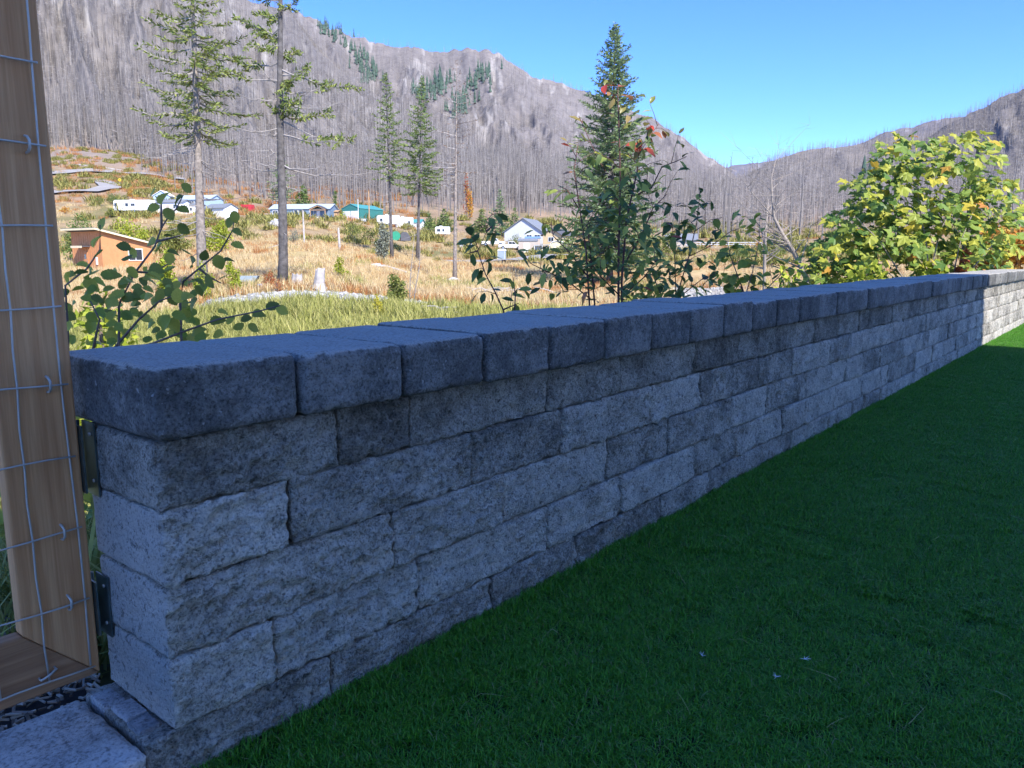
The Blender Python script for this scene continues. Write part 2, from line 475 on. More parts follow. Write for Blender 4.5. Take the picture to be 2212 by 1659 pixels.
MT_A = mountain('mountain', [(-900, -620), (-400, -420), (0, -260), (300, -110), (480, -25), (560, 5), (625, 18), (680, 95), (740, 150), (800, 195), (900, 258), (1000, 305), (1100, 350), (1220, 410), (1330, 470)],
                [1000, 1000, 1000, 1000, 1000, 1000, 980, 900, 840, 800, 740, 690, 640, 560, 480], 395, 1.15, 0.17, 3, 520, 150, rock=0.2)
MT_B = mountain('mountain', [(420, 30), (560, 25), (640, 22), (690, 50), (760, 76), (850, 100), (880, 97), (935, 113), (1000, 107), (1060, 108), (1085, 122), (1110, 141), (1150, 166), (1210, 182), (1262, 197), (1330, 222), (1400, 252), (1470, 292), (1520, 332), (1565, 360), (1640, 420), (1720, 470)],
                1750, 400, 1.7, 0.17, 8, 520, 170, rock=0.17, tint=(1.0, 0.99, 1.0))
MT_C = mountain('mountain', [(1480, 470), (1560, 412), (1610, 380), (1660, 350), (1730, 326), (1800, 318), (1870, 312), (1950, 306), (2010, 296), (2060, 262), (2110, 238), (2160, 214), (2212, 190), (2400, 95), (2700, -30), (3100, -150)],
                [700, 760, 820, 880, 950, 1000, 1000, 1000, 960, 920, 900, 880, 860, 860, 860, 860], 400, 1.3, 0.12, 15, 330, 100, rock=0.05)
MT_D = mountain('mountain', [(1640, 400), (1750, 340), (1850, 314), (1905, 287), (1960, 276), (2050, 254), (2095, 250), (2160, 262), (2300, 300), (2450, 360)],
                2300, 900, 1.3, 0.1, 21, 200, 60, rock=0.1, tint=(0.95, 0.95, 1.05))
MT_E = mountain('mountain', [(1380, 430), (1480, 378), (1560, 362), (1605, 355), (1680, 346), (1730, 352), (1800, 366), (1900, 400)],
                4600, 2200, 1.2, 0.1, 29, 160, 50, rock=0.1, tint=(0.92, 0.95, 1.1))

# ------------------------------------------------------------ burnt forest
def bark_mat(name, stops):
    m, nt, b = new_mat(name, 0.95, 0.1)
    r = nt.nodes.new('ShaderNodeNewGeometry').outputs['Random Per Island']
    c = ramp(nt, r, stops)
    v = noise(nt, coords(nt, 'Object', (1, 1, 0.15)), 3.0, 3)
    c = mixc(nt, 0.4, c, ramp(nt, v, [(0.35, (0.5, 0.5, 0.5)), (0.65, (1.15, 1.15, 1.15))]), 'MULTIPLY')
    nt.links.new(c, b.inputs['Base Color'])
    return m
M['burnt'] = bark_mat('burnt_bark', [(0.0, (0.10, 0.09, 0.082)), (0.3, (0.175, 0.158, 0.142)), (0.8, (0.27, 0.245, 0.22)), (1.0, (0.38, 0.35, 0.32))])
M['wisp'] = plain('dead_twigs', (0.34, 0.305, 0.285), 0.95, 0.2, 1.0)
def trunks(P, H, R0, lean=0.03, sides=3):
    """tapered trunks for base points P (n,3)"""
    n = len(P)
    a = rng.uniform(0, 6.28, n); dirx = rng.normal(0, lean, n); diry = rng.normal(0, lean, n)
    V = np.zeros((n, sides * 2, 3))
    for k in range(sides):
        an = a + 2 * math.pi * k / sides
        V[:, k] = P + np.stack([np.cos(an) * R0, np.sin(an) * R0, np.full(n, -1.0)], -1)
        V[:, sides + k] = P + np.stack([dirx * H + np.cos(an) * R0 * 0.22, diry * H + np.sin(an) * R0 * 0.22, H], -1)
    base = (np.arange(n) * sides * 2)[:, None, None]
    q = np.array([[k, (k + 1) % sides, sides + (k + 1) % sides, sides + k] for k in range(sides)])[None]
    return V.reshape(-1, 3), (base + q).reshape(-1, 4), dirx, diry
def twigs(P, H, dirx, diry, per, lmin, lmax, wid):
    """thin bare side branches, each one sliver"""
    n = len(P)
    k = np.repeat(np.arange(n), per)
    f = rng.uniform(0.25, 0.98, len(k)); an = rng.uniform(0, 6.28, len(k))
    L = rng.uniform(lmin, lmax, len(k)) * (1.15 - f)
    st = P[k] + np.stack([dirx[k] * H[k] * f, diry[k] * H[k] * f, H[k] * f], -1)
    en = st + np.stack([np.cos(an) * L, np.sin(an) * L, L * rng.uniform(-0.35, 0.25, len(k))], -1)
    V = np.stack([st + np.array([0, 0, wid]), st - np.array([0, 0, wid]), en], 1).reshape(-1, 3)
    return V, np.arange(len(V)).reshape(-1, 3)
def forest(name, m, n, smin, smax, power, hmin, hmax, rad, label, x0=None, x1=None, tw=0, wmul=1.0):
    lo = 0.0 if x0 is None else (x0 - m.xs[0]) / (m.xs[-1] - m.xs[0]); hi = 1.0 if x1 is None else (x1 - m.xs[0]) / (m.xs[-1] - m.xs[0])
    fi = rng.uniform(lo, hi, n); fs = smin + (smax - smin) * rng.uniform(0, 1, n) ** power
    clump = fbm(np.stack([fi * 40, fs * 10, fi * 0], -1), 3, 77)
    keep = rng.uniform(-0.6, 0.9, n) < clump + 0.35
    fi, fs = fi[keep], fs[keep]
    P = mount_points(m, fi, fs)
    H = rng.uniform(hmin, hmax, len(P)); R0 = rng.uniform(0.6, 1.3, len(P)) * rad
    V, F, dx, dy = trunks(P, H, R0)
    o = stuff(mesh(name, V, F, M['burnt']), label, 'burnt forest')
    if tw:
        V, F = twigs(P, H, dx, dy, tw, 1.5 * wmul, 4.5 * wmul, 0.07 * wmul)
        t = mesh('twigs', V, F, M['wisp'], o)
        stuff(t)
    return o
forest('burnt_forest', MT_A, 15000, 0.0, 1.02, 1.25, 13, 25, 0.18, 'grey burnt forest of bare trunks covering the left mountainside', -150, 1250, 7)
forest('burnt_forest', MT_B, 15000, 0.0, 1.01, 1.1, 10, 20, 0.22, 'burnt forest of bare trunks below the rocky central peak', 640, 1680, 5, 1.5)
forest('burnt_forest', MT_C, 13000, 0.0, 1.01, 1.1, 6, 14, 0.18, 'burnt forest of bare trunks on the ridge right of the valley', 1500, 2330, 5, 1.2)
forest('burnt_forest', MT_D, 2500, 0.3, 1.01, 0.7, 14, 24, 0.42, 'burnt forest on the rounded hill far behind the maple', 1800, 2212, 3, 2.0)
# bench of standing dead trees between meadow and mountains
def bench(name, n, x0, x1, y0, y1, hmin, hmax, rad, label, tw):
    xp = rng.uniform(x0, x1, n); Y = y0 + (y1 - y0) * rng.uniform(0, 1, n) ** 0.8
    X = (xp - CXP) / FPX * Y
    P = np.stack([X, Y, ground_z(X, Y)], -1)
    H = rng.uniform(hmin, hmax, n); R0 = rng.uniform(0.6, 1.3, n) * rad
    V, F, dx, dy = trunks(P, H, R0)
    o = stuff(mesh(name, V, F, M['burnt']), label, 'burnt forest')
    V, F = twigs(P, H, dx, dy, tw, 1.0, 3.4, 0.05)
    stuff(mesh('twigs', V, F, M['wisp'], o))
bench('burnt_forest', 3600, 330, 1560, 330, 470, 12, 24, 0.15, 'belt of bare standing trunks behind the houses', 10)
bench('burnt_forest', 2600, 1400, 2330, 265, 470, 9, 18, 0.13, 'belt of bare standing trunks behind the bridge', 12)
bench('burnt_forest', 1500, -60, 420, 402, 470, 14, 25, 0.17, 'belt of bare standing trunks above the winding road', 8)

M['far_green'] = leaf_mat('far_conifer_green', [(0, (0.055, 0.10, 0.075)), (1, (0.10, 0.155, 0.105))], 'island', 0.8, 0.1)
def cones(P, H, R0, name, label):
    n = len(P); V = []; F = []
    k = 6
    for i in range(n):
        for tier in range(3):
            b = len(V); z0 = P[i][2] + H[i] * (0.08 + 0.28 * tier); z1 = P[i][2] + H[i] * (0.5 + 0.25 * tier); r = R0[i] * (1 - 0.3 * tier)
            for j in range(k):
                a = 6.283 * j / k + tier + i; rr = r * random.uniform(0.6, 1.1)
                V.append((P[i][0] + math.cos(a) * rr, P[i][1] + math.sin(a) * rr, z0 + random.uniform(-0.6, 0.6)))
            V.append((P[i][0], P[i][1], z1))
            F += [[b + j, b + (j + 1) % k, b + k] for j in range(k)]
    return stuff(mesh(name, V, F, M['far_green']), label, 'conifer stand')
def green_stand(m, line, n, w, label):
    """live conifers along an image line of the mountain face"""
    P = []
    for _ in range(n):
        t = random.random() * (len(line) - 1); i = min(int(t), len(line) - 2); f = t - i
        x = line[i][0] * (1 - f) + line[i + 1][0] * f + random.gauss(0, w); y = line[i][1] * (1 - f) + line[i + 1][1] * f + random.gauss(0, w * 0.8)
        fi = (x - m.xs[0]) / (m.xs[-1] - m.xs[0])
        fs = np.linspace(0.2, 1.0, 120); q = mount_points(m, np.full(120, fi), fs)
        yy = CYP - FPX * ((q[:, 2] - EYE) * CP + q[:, 1] * SP) / (q[:, 1] * CP - (q[:, 2] - EYE) * SP)
        j = int(np.argmin(np.abs(yy - y))); P.append(q[j])
    H = [random.uniform(14, 26) for _ in P]
    cones(P, H, [h * 0.17 for h in H], 'conifer_stand', label)
green_stand(MT_B, [(690, 55), (740, 90), (790, 150), (800, 180)], 110, 11, 'dark green conifers running down the left shoulder of the peak')
green_stand(MT_B, [(1060, 150), (1040, 180), (1000, 220), (985, 245)], 80, 12, 'dark green conifers on the face below the summit')
green_stand(MT_B, [(960, 175), (935, 200), (905, 215)], 60, 11, 'thin patch of dark green conifers left of the summit face')
green_stand(MT_C, [(1880, 420), (1900, 425)], 14, 12, 'few dark green conifers low on the right ridge')
# ============================================================ stone wall
def rounded_box(hx, hy, hz, r, cell, ycell=None, seed=0, rough=0.006, coarse=0.008, face='front', edge=0.003):
    """stone with worn edges; local x length, y depth (front is -y), z height, centred"""
    def axis(h, c):
        n = max(2, int(round(2 * (h - r) / c)))
        mid = np.linspace(-(h - r), h - r, n + 1)
        return np.concatenate([[-h, -h + r * 0.35], mid, [h - r * 0.35, h]])
    ax, ay, az = axis(hx, cell), axis(hy, ycell or 0.08), axis(hz, cell)
    nx, ny, nz = len(ax), len(ay), len(az)
    I, J, K = np.meshgrid(np.arange(nx), np.arange(ny), np.arange(nz), indexing='ij')
    surf = (I == 0) | (I == nx - 1) | (J == 0) | (J == ny - 1) | (K == 0) | (K == nz - 1)
    idm = np.full((nx, ny, nz), -1); idm[surf] = np.arange(surf.sum())
    P = np.stack([ax[I[surf]], ay[J[surf]], az[K[surf]]], -1)
    h = np.array([hx, hy, hz]); q = np.clip(P, -(h - r), h - r); d = P - q
    L = np.linalg.norm(d, axis=1); nrm = d / np.maximum(L, 1e-9)[:, None]
    flat = (np.abs(d) > 1e-9).sum(1) == 1
    P2 = q + nrm * r
    # broken face: coarse facets + fine grain, strongest on the split front, falling off at the other faces
    s3 = np.array([seed * 3.7, seed * 1.3, seed * 2.1])
    front = np.clip(-nrm[:, 1], 0, 1)
    c1 = fbm(P * np.array([16, 16, 22]) + s3, 4, 3)
    c2 = fbm(P * 75 + s3, 3, 8)
    rg = 1 - 2.2 * np.abs(fbm(P * np.array([20, 20, 27]) + s3 * 1.7, 3, 41))
    disp = front * (c1 * coarse * 0.75 + rg * coarse * 0.42 + c2 * rough) + (1 - front) * (c1 * coarse * 0.22 + c2 * rough * 0.25)
    chip = np.clip(fbm(P * 30 + s3 * 2, 3, 19) - 0.1, 0, 1) * edge * 4 * (~flat)
    P3 = P2 + nrm * (disp - chip)[:, None]
    F = []
    def side(A):
        a = A[:-1, :-1].ravel(); b = A[1:, :-1].ravel(); c = A[1:, 1:].ravel(); e = A[:-1, 1:].ravel()
        return np.stack([a, b, c, e], -1)
    F.append(side(idm[:, 0, :])); F.append(side(idm[:, -1, :])[:, ::-1])
    F.append(side(idm[0, :, :])[:, ::-1]); F.append(side(idm[-1, :, :]))
    F.append(side(idm[:, :, 0])[:, ::-1]); F.append(side(idm[:, :, -1]))
    return P3, np.concatenate(F)

WALL_FRONT, WALL_BACK = 1.406, 1.70
CAP_FRONT, CAP_BACK = 1.361, 1.81
U_END = 14.3
U0 = 0.655
wall_loc = wl(U0, 1.55)
stone_wall = empty('stone_wall', 'long low grey block wall with charcoal caps bordering the artificial turf', 'wall', wall_loc, WROT)
def wall_piece(name, u0, u1, v0, v1, z0, z1, mat, seed, r=0.012, cell=None, ycell=None, rough=0.004, coarse=0.008, edge=0.005, tilt=0.0, top=False):
    uc, vc, zc = (u0 + u1) / 2, (v0 + v1) / 2, (z0 + z1) / 2
    if cell is None:
        cell = 0.006 if uc < 1.5 else (0.009 if uc < 2.6 else (0.014 if uc < 4.5 else 0.026))
    P, F = rounded_box((u1 - u0) / 2, (v1 - v0) / 2, (z1 - z0) / 2, r, cell, ycell, seed, rough, coarse, edge=edge)
    o = mesh(name, P, F, mat, stone_wall, smooth=True)
    o.location = (uc - U0, vc - 1.55, zc)
    if top:
        pass
    o.rotation_euler = (random.gauss(0, 0.004), random.gauss(0, 0.003), tilt)
    return o
COURSES = [(0.533, 0.672, [1.08, 1.31, 1.89, 2.32, 2.90, 3.35, 3.95, 4.38, 5.48, 6.09, 7.67]),
           (0.381, 0.533, [0.94, 1.54, 1.97, 2.55, 2.97, 3.61, 4.06, 4.66, 5.75, 6.17, 7.26]),
           (0.229, 0.381, [1.24, 1.67, 2.25, 2.70, 3.29, 3.73, 4.31, 5.41, 6.51]),
           (0.078, 0.229, [0.89, 1.33, 1.90, 2.34, 2.93, 3.38, 3.96, 4.55, 5.43, 6.10]),
           (-0.074, 0.078, [1.04, 1.63, 2.06, 2.65, 3.08, 3.70, 4.13, 4.74, 5.22, 5.92])]
seed = 1
for ci, (z0, z1, J) in enumerate(COURSES):
    edges = [U0 if ci < 4 else U0 - 0.055]
    for j in J:
        # long stretches hold two stones
        while j - edges[-1] > 0.66:
            edges.append(edges[-1] + random.choice([0.3, 0.44, 0.44]))
        edges.append(j)
    while edges[-1] < U_END:
        edges.append(edges[-1] + random.choice([0.24, 0.43, 0.43, 0.58]))
    for k in range(len(edges) - 1):
        a, b = edges[k], edges[k + 1]
        g = random.uniform(0.002, 0.0042)
        if ci == 1 and k == 1: a += 0.006
        first = k == 0
        setb = random.uniform(-0.006, 0.007)
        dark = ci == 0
        
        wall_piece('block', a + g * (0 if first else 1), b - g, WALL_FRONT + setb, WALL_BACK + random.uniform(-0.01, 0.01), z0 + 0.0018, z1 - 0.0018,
                   M['block_end'] if first and 0 < ci < 4 else (M['block_shaded'] if dark else M['block']), seed, r=random.uniform(0.006, 0.010),
                   ycell=0.016 if first else 0.09, rough=0.010, coarse=random.uniform(0.013, 0.020))
        seed += 1
# cap stones
CAPJ = [0.645, 0.96, 1.255, 1.55, 1.84, 2.15, 2.46, 2.77, 3.08, 3.39, 3.70, 4.01, 4.32, 4.64, 4.95]
while CAPJ[-1] < U_END: CAPJ.append(CAPJ[-1] + 0.32 + random.uniform(-0.012, 0.012))
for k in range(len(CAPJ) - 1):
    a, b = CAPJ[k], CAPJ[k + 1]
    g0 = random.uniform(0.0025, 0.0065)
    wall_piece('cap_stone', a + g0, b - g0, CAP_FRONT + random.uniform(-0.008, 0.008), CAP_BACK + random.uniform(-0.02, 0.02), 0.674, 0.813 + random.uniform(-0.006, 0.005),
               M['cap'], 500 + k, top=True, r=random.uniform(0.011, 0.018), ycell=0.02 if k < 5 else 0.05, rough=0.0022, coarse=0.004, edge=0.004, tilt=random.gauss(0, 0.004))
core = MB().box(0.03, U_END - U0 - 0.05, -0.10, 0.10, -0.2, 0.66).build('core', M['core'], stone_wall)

# stone step in front of the gate, with the small filler stones at the wall's foot
step = empty('stone_step', 'pale blue grey stone step at the foot of the wire gate', 'step', wl(0.1, 1.5), WROT)
P, F = rounded_box(0.46, 0.152, 0.07, 0.012, 0.012, 0.012, 901, 0.004, 0.010, edge=0.006)
o = mesh('tread', P, F, M['slab'], step, smooth=True); o.location = (0.592 - 0.46 - 0.1, 0.038, 0.076 - 0.07 - 0.002)
for k, (v0, v1, du) in enumerate([(1.45, 1.505, 0.0), (1.512, 1.585, 0.004), (1.592, 1.66, -0.006)]):
    P, F = rounded_box(0.022, (v1 - v0) / 2, 0.02, 0.004, 0.012, 0.012, 910 + k, 0.002, 0.004)
    o = mesh('filler_stone', P, F, M['cut'], stone_wall, smooth=True)
    o.location = (0.627 + du - U0, (v0 + v1) / 2 - 1.55, 0.066)

# ============================================================ gate
gate = empty('wire_gate', 'brown timber gate frame filled with welded wire mesh, left of the wall', 'gate', wl(0.0, 1.68), WROT)
GF = 1.66 - 1.68         # front face of the boards in gate space
GT = 0.038
z_bot, z_top = 0.128, 1.95
# upright with a mitred foot
mb = MB().prism([(0.625, z_bot), (0.625, z_top), (0.487, z_top), (0.487, z_bot + 0.138)], GF, GF + GT)
stile = mb.build('stile', M['wood_v'], gate)
mb = MB().prism([(0.6245, z_bot), (0.4865, z_bot + 0.1375), (-1.0, z_bot + 0.1375), (-1.0, z_bot)], GF + 0.0005, GF + GT - 0.0005)
rail = mb.build('bottom_rail', M['wood_h'], gate)
mb = MB().prism([(-0.862, z_bot + 0.138), (-0.862, z_top), (-1.0, z_top), (-1.0, z_bot + 0.138)], GF, GF + GT)
mb.build('stile', M['wood_v'], gate)
for o in (stile, rail):
    bv = o.modifiers.new('round', 'BEVEL'); bv.width = 0.004; bv.segments = 2; bv.limit_method = 'ANGLE'
# wires, slightly wavy
def wob(p, a): return (p[0] + random.gauss(0, a), p[1] + random.gauss(0, a * 0.4), p[2] + random.gauss(0, a))
WR = 0.0019
u_v = [0.602, 0.522, 0.437, 0.352, 0.267, 0.182, 0.097, 0.0, -0.1, -0.2, -0.3]
zh = [0.155 + 0.1525 * k for k in range(12)]
for k, u in enumerate(u_v):
    pts = []
    for i in range(24):
        z = 0.155 + (1.9 - 0.155) * i / 23
        dev = 0.003 * math.sin(z * 5 + k * 2.1) + 0.0018 * math.sin(z * 41.2 + k * 0.7)
        pts.append((u + dev, GF - 0.006 - WR + 0.002 * math.sin(z * 11 + k), z))
    MB().tube(pts, WR, 6).build('wire', M['wire'], gate, True)
for k, z in enumerate(zh):
    pts = []
    for i in range(20):
        u = 0.612 + random.uniform(-0.001, 0.001) - i * 0.05
        pts.append((u, GF - 0.0065 - 2.6 * WR + 0.001 * math.sin(u * 30 + k), z + 0.003 * math.sin(u * 17 + k * 1.7) + (0.05 if False else 0) ))
    MB().tube(pts, WR, 6).build('wire', M['wire'], gate, True)
# staples on the upright and the rail
for k in (1, 2, 4, 7, 9):
    z = zh[k]; u = 0.578 + random.uniform(-0.004, 0.006)
    pts = [(u, GF + 0.004, z + 0.016), (u, GF - 0.010, z + 0.014), (u + 0.001, GF - 0.0165, z + 0.007), (u + 0.001, GF - 0.0165, z - 0.007), (u, GF - 0.010, z - 0.014), (u, GF + 0.004, z - 0.016)]
    MB().tube(pts, 0.0026, 6).build('staple', M['wire'], gate, True)
pts = [(0.508, GF + 0.004, 0.166), (0.508, GF - 0.012, 0.166), (0.522, GF - 0.0155, 0.172), (0.537, GF - 0.012, 0.179), (0.537, GF + 0.004, 0.179)]
MB().tube(pts, 0.0026, 6).build('staple', M['wire'], gate, True)
# hinges between upright and wall end
for z0, z1 in ((0.530, 0.672), (0.215, 0.335)):
    zc = (z0 + z1) / 2
    hg = add('hinge', None, gate, (0.640, GF + GT * 0.5, zc))
    H2 = (z1 - z0) / 2
    b = MB().box(-0.014, -0.010, -0.03, 0.022, -H2, H2).build('leaf_plate', M['zinc'], hg)
    b = MB().box(0.009, 0.0125, -0.034, 0.022, -H2 - 0.012, H2 + 0.004).build('leaf_plate', M['zinc'], hg)
    MB().tube([(0, 0.026, -H2 - 0.004), (0, 0.026, H2 + 0.004)], 0.0065, 10).build('knuckle', M['zinc'], hg, True)
    for dz in (-0.7, 0.7):
        MB().tube([(0.0085, -0.018, dz * H2), (0.0055, -0.018, dz * H2)], 0.004, 8).build('screw', M['wire'], hg, True)

# ------------------------------------------------------------ scatter helper (geometry nodes)
def scatter(name, src, P, rot, scl, label=None, cat=None, parent=None):
    """instances of the unlinked source object src on points"""
    me = bpy.data.meshes.new(name); me.vertices.add(len(P)); me.vertices.foreach_set('co', np.asarray(P, dtype=np.float32).ravel())
    a = me.attributes.new('rot', 'FLOAT_VECTOR', 'POINT'); a.data.foreach_set('vector', np.asarray(rot, dtype=np.float32).ravel())
    a = me.attributes.new('scl', 'FLOAT_VECTOR', 'POINT'); a.data.foreach_set('vector', np.asarray(scl, dtype=np.float32).ravel())
    o = add(name, me, parent)
    ng = bpy.data.node_groups.new(name + '_nodes', 'GeometryNodeTree')
    ng.interface.new_socket('Geometry', in_out='INPUT', socket_type='NodeSocketGeometry')
    ng.interface.new_socket('Geometry', in_out='OUTPUT', socket_type='NodeSocketGeometry')
    gi = ng.nodes.new('NodeGroupInput'); go = ng.nodes.new('NodeGroupOutput')
    ip = ng.nodes.new('GeometryNodeInstanceOnPoints'); oi = ng.nodes.new('GeometryNodeObjectInfo')
    oi.inputs[0].default_value = src
    r = ng.nodes.new('GeometryNodeInputNamedAttribute'); r.data_type = 'FLOAT_VECTOR'; r.inputs[0].default_value = 'rot'
    s = ng.nodes.new('GeometryNodeInputNamedAttribute'); s.data_type = 'FLOAT_VECTOR'; s.inputs[0].default_value = 'scl'
    e2r = ng.nodes.new('FunctionNodeEulerToRotation')
    ng.links.new(gi.outputs[0], ip.inputs['Points']); ng.links.new(oi.outputs['Geometry'], ip.inputs['Instance'])
    ng.links.new(r.outputs[0], e2r.inputs[0]); ng.links.new(e2r.outputs[0], ip.inputs['Rotation']); ng.links.new(s.outputs[0], ip.inputs['Scale'])
    ng.links.new(ip.outputs[0], go.inputs[0])
    md = o.modifiers.new('scatter', 'NODES'); md.node_group = ng
    stuff(o, label, cat)
    return o
def source(name, V, F, mat, smooth=False):
    o = mesh(name, V, F, mat, smooth=smooth)
    COL.objects.unlink(o)
    return o
def blades(n, size, hmin, hmax, w, bend, segs=2, seed_=1):
    """n grass blades in a size x size patch"""
    r = np.random.default_rng(seed_)
    x = r.uniform(-size / 2, size / 2, n); y = r.uniform(-size / 2, size / 2, n); a = r.uniform(0, 6.283, n)
    h = r.uniform(hmin, hmax, n); lean = np.abs(r.normal(bend, bend * 0.5, n))
    ww = w * r.uniform(0.7, 1.2, n)
    dx, dy = np.cos(a), np.sin(a)
    V = np.zeros((n, 2 * segs + 1, 3)); F3 = []; F4 = []
    for k in range(segs):
        t = k / segs
        ox = x + dx * lean * h * t * t; oy = y + dy * lean * h * t * t; z = h * t * (1 - 0.35 * lean * t)
        wk = ww * (1 - 0.45 * t)
        V[:, 2 * k] = np.stack([ox - dy * wk, oy + dx * wk, z], -1); V[:, 2 * k + 1] = np.stack([ox + dy * wk, oy - dx * wk, z], -1)
    V[:, 2 * segs] = np.stack([x + dx * lean * h, y + dy * lean * h, h * (1 - 0.35 * lean)], -1)
    base = (np.arange(n) * (2 * segs + 1))[:, None]
    for k in range(segs):
        if k < segs - 1:
            F3.append(base + np.array([[2 * k, 2 * k + 1, 2 * k + 3]])); F3.append(base + np.array([[2 * k, 2 * k + 3, 2 * k + 2]]))
        else:
            F3.append(base + np.array([[2 * k, 2 * k + 1, 2 * k + 2]]))
    return V.reshape(-1, 3), np.concatenate(F3)

# ============================================================ artificial turf
M['turf_base'] = plain('turf_backing', (0.012, 0.035, 0.012), 0.95, 0.3, 30)
M['turf'] = leaf_mat('turf_blade', [(0, (0.035, 0.16, 0.014)), (0.55, (0.09, 0.32, 0.018)), (0.9, (0.16, 0.42, 0.025)), (0.975, (0.22, 0.30, 0.09)), (1, (0.36, 0.34, 0.16))], 'island', 0.45, 0.25, 0.4)
yard = MB(); yard.poly([wl(-6, -2.2, -0.03), wl(24, -2.2, -0.03), wl(24, 1.45, -0.03), wl(-6, 1.45, -0.03)])
bounce_floor = MB(); bounce_floor.poly([wl(-9, -22, -0.034), wl(26, -22, -0.034), wl(26, -2.2, -0.034), wl(-9, -2.2, -0.034)])  # unseen pale floor, added to bounce warm light onto the shaded wall
M['bounce_pale'] = plain('bounce_floor_pale', (0.58, 0.53, 0.45), 0.9, 0.1, 1.5)
structure(bounce_floor.build('bounce_floor', M['bounce_pale']))
structure(yard.build('yard', M['turf_base']))
V, F = blades(3600, 0.30, 0.014, 0.027, 0.0014, 0.95, 2, 3)
turf_src = source('turf_patch', V, F, M['turf'])
pu, pv = np.meshgrid(np.arange(0.0, 15.5, 0.2), np.arange(-2.1, 1.32, 0.2), indexing='ij')
pu = pu.ravel() + rng.uniform(-0.03, 0.03, pu.size); pv = pv.ravel() + rng.uniform(-0.03, 0.03, pv.size)
X_ = UDIR.x * pu + VDIR.x * pv; Y_ = UDIR.y * pu + VDIR.y * pv
keep = (Y_ > 0.6) & (X_ < 0.75 * Y_ + 0.6) & (X_ > -0.5 * Y_ - 0.5) & (pu > 0.35)
P_ = np.stack([X_[keep], Y_[keep], np.full(keep.sum(), -0.03)], -1)
nn = len(P_)
scatter('artificial_turf', turf_src, P_, np.stack([rng.normal(0, 0.02, nn), rng.normal(0, 0.02, nn), rng.uniform(0, 6.28, nn)], -1), np.stack([np.ones(nn), np.ones(nn), rng.uniform(0.85, 1.2, nn)], -1),
        'dark green artificial turf laid along the wall', 'turf')
# longer blades fraying along the wall foot
fu = rng.uniform(0.62, 13.5, 1300); fv = 1.385 - np.abs(rng.normal(0, 0.02, 1300))
V, F = blades(12, 0.03, 0.024, 0.046, 0.0010, 0.6, 2, 9)
fr = source('turf_fray', V, F, M['turf'])
P_ = np.stack([UDIR.x * fu + VDIR.x * fv, UDIR.y * fu + VDIR.y * fv, np.full(1300, -0.03)], -1)
scatter('turf_edge', fr, P_, np.stack([rng.normal(0, 0.1, 1300), rng.normal(0, 0.1, 1300), rng.uniform(0, 6.28, 1300)], -1), np.ones((1300, 3)) * rng.uniform(0.6, 1.1, (1300, 1)), 'frayed turf fibres along the foot of the wall', 'turf')
# stray pale straws and longer fibres on the turf
su = rng.uniform(0.7, 9.0, 420); sv = rng.uniform(-3.0, 1.3, 420)
V, F = blades(1, 0.001, 0.05, 0.09, 0.0011, 1.1, 3, 12)
st_src = source('straw', V, F, leaf_mat('straw_fibre', [(0, (0.30, 0.30, 0.12)), (1, (0.55, 0.50, 0.28))], 'island', 0.7, 0.2))
P_ = np.stack([UDIR.x * su + VDIR.x * sv, UDIR.y * su + VDIR.y * sv, np.full(420, -0.012)], -1)
scatter('stray_straw', st_src, P_, np.stack([rng.normal(0, 0.7, 420), rng.normal(0, 0.7, 420), rng.uniform(0, 6.28, 420)], -1), np.ones((420, 3)) * rng.uniform(0.3, 0.9, (420, 1)), 'stray pale straws and fibres lying on the turf', 'straw')
# few bits of fluff lying on the turf
M['fluff'] = plain('seed_fluff', (0.7, 0.72, 0.72), 0.9)
for (x, y) in ((1516, 1417), (1677, 1463), (1738, 1425)):
    r_ = px(x, y, 1.0) - Vector((0, 0, EYE)); q = r_ * ((0.004 - EYE) / r_.z)
    mb = MB()
    for k in range(9):
        a = random.uniform(0, 6.28); L = random.uniform(0.006, 0.016)
        mb.tube([(0, 0, 0), (math.cos(a) * L, math.sin(a) * L, random.uniform(0, 0.006))], [0.0009, 0.0002], 3)
    o = mb.build('seed_fluff', M['fluff'], loc=(q.x, q.y, 0.006))
    tag(o, {1516: 'tiny white seed tuft on the turf, leftmost of three', 1677: 'white seed tuft on the turf, nearest the camera and brightest', 1738: 'faint white seed tuft on the turf, rightmost of three'}[x], 'seed tuft', 'seed tufts on the turf')

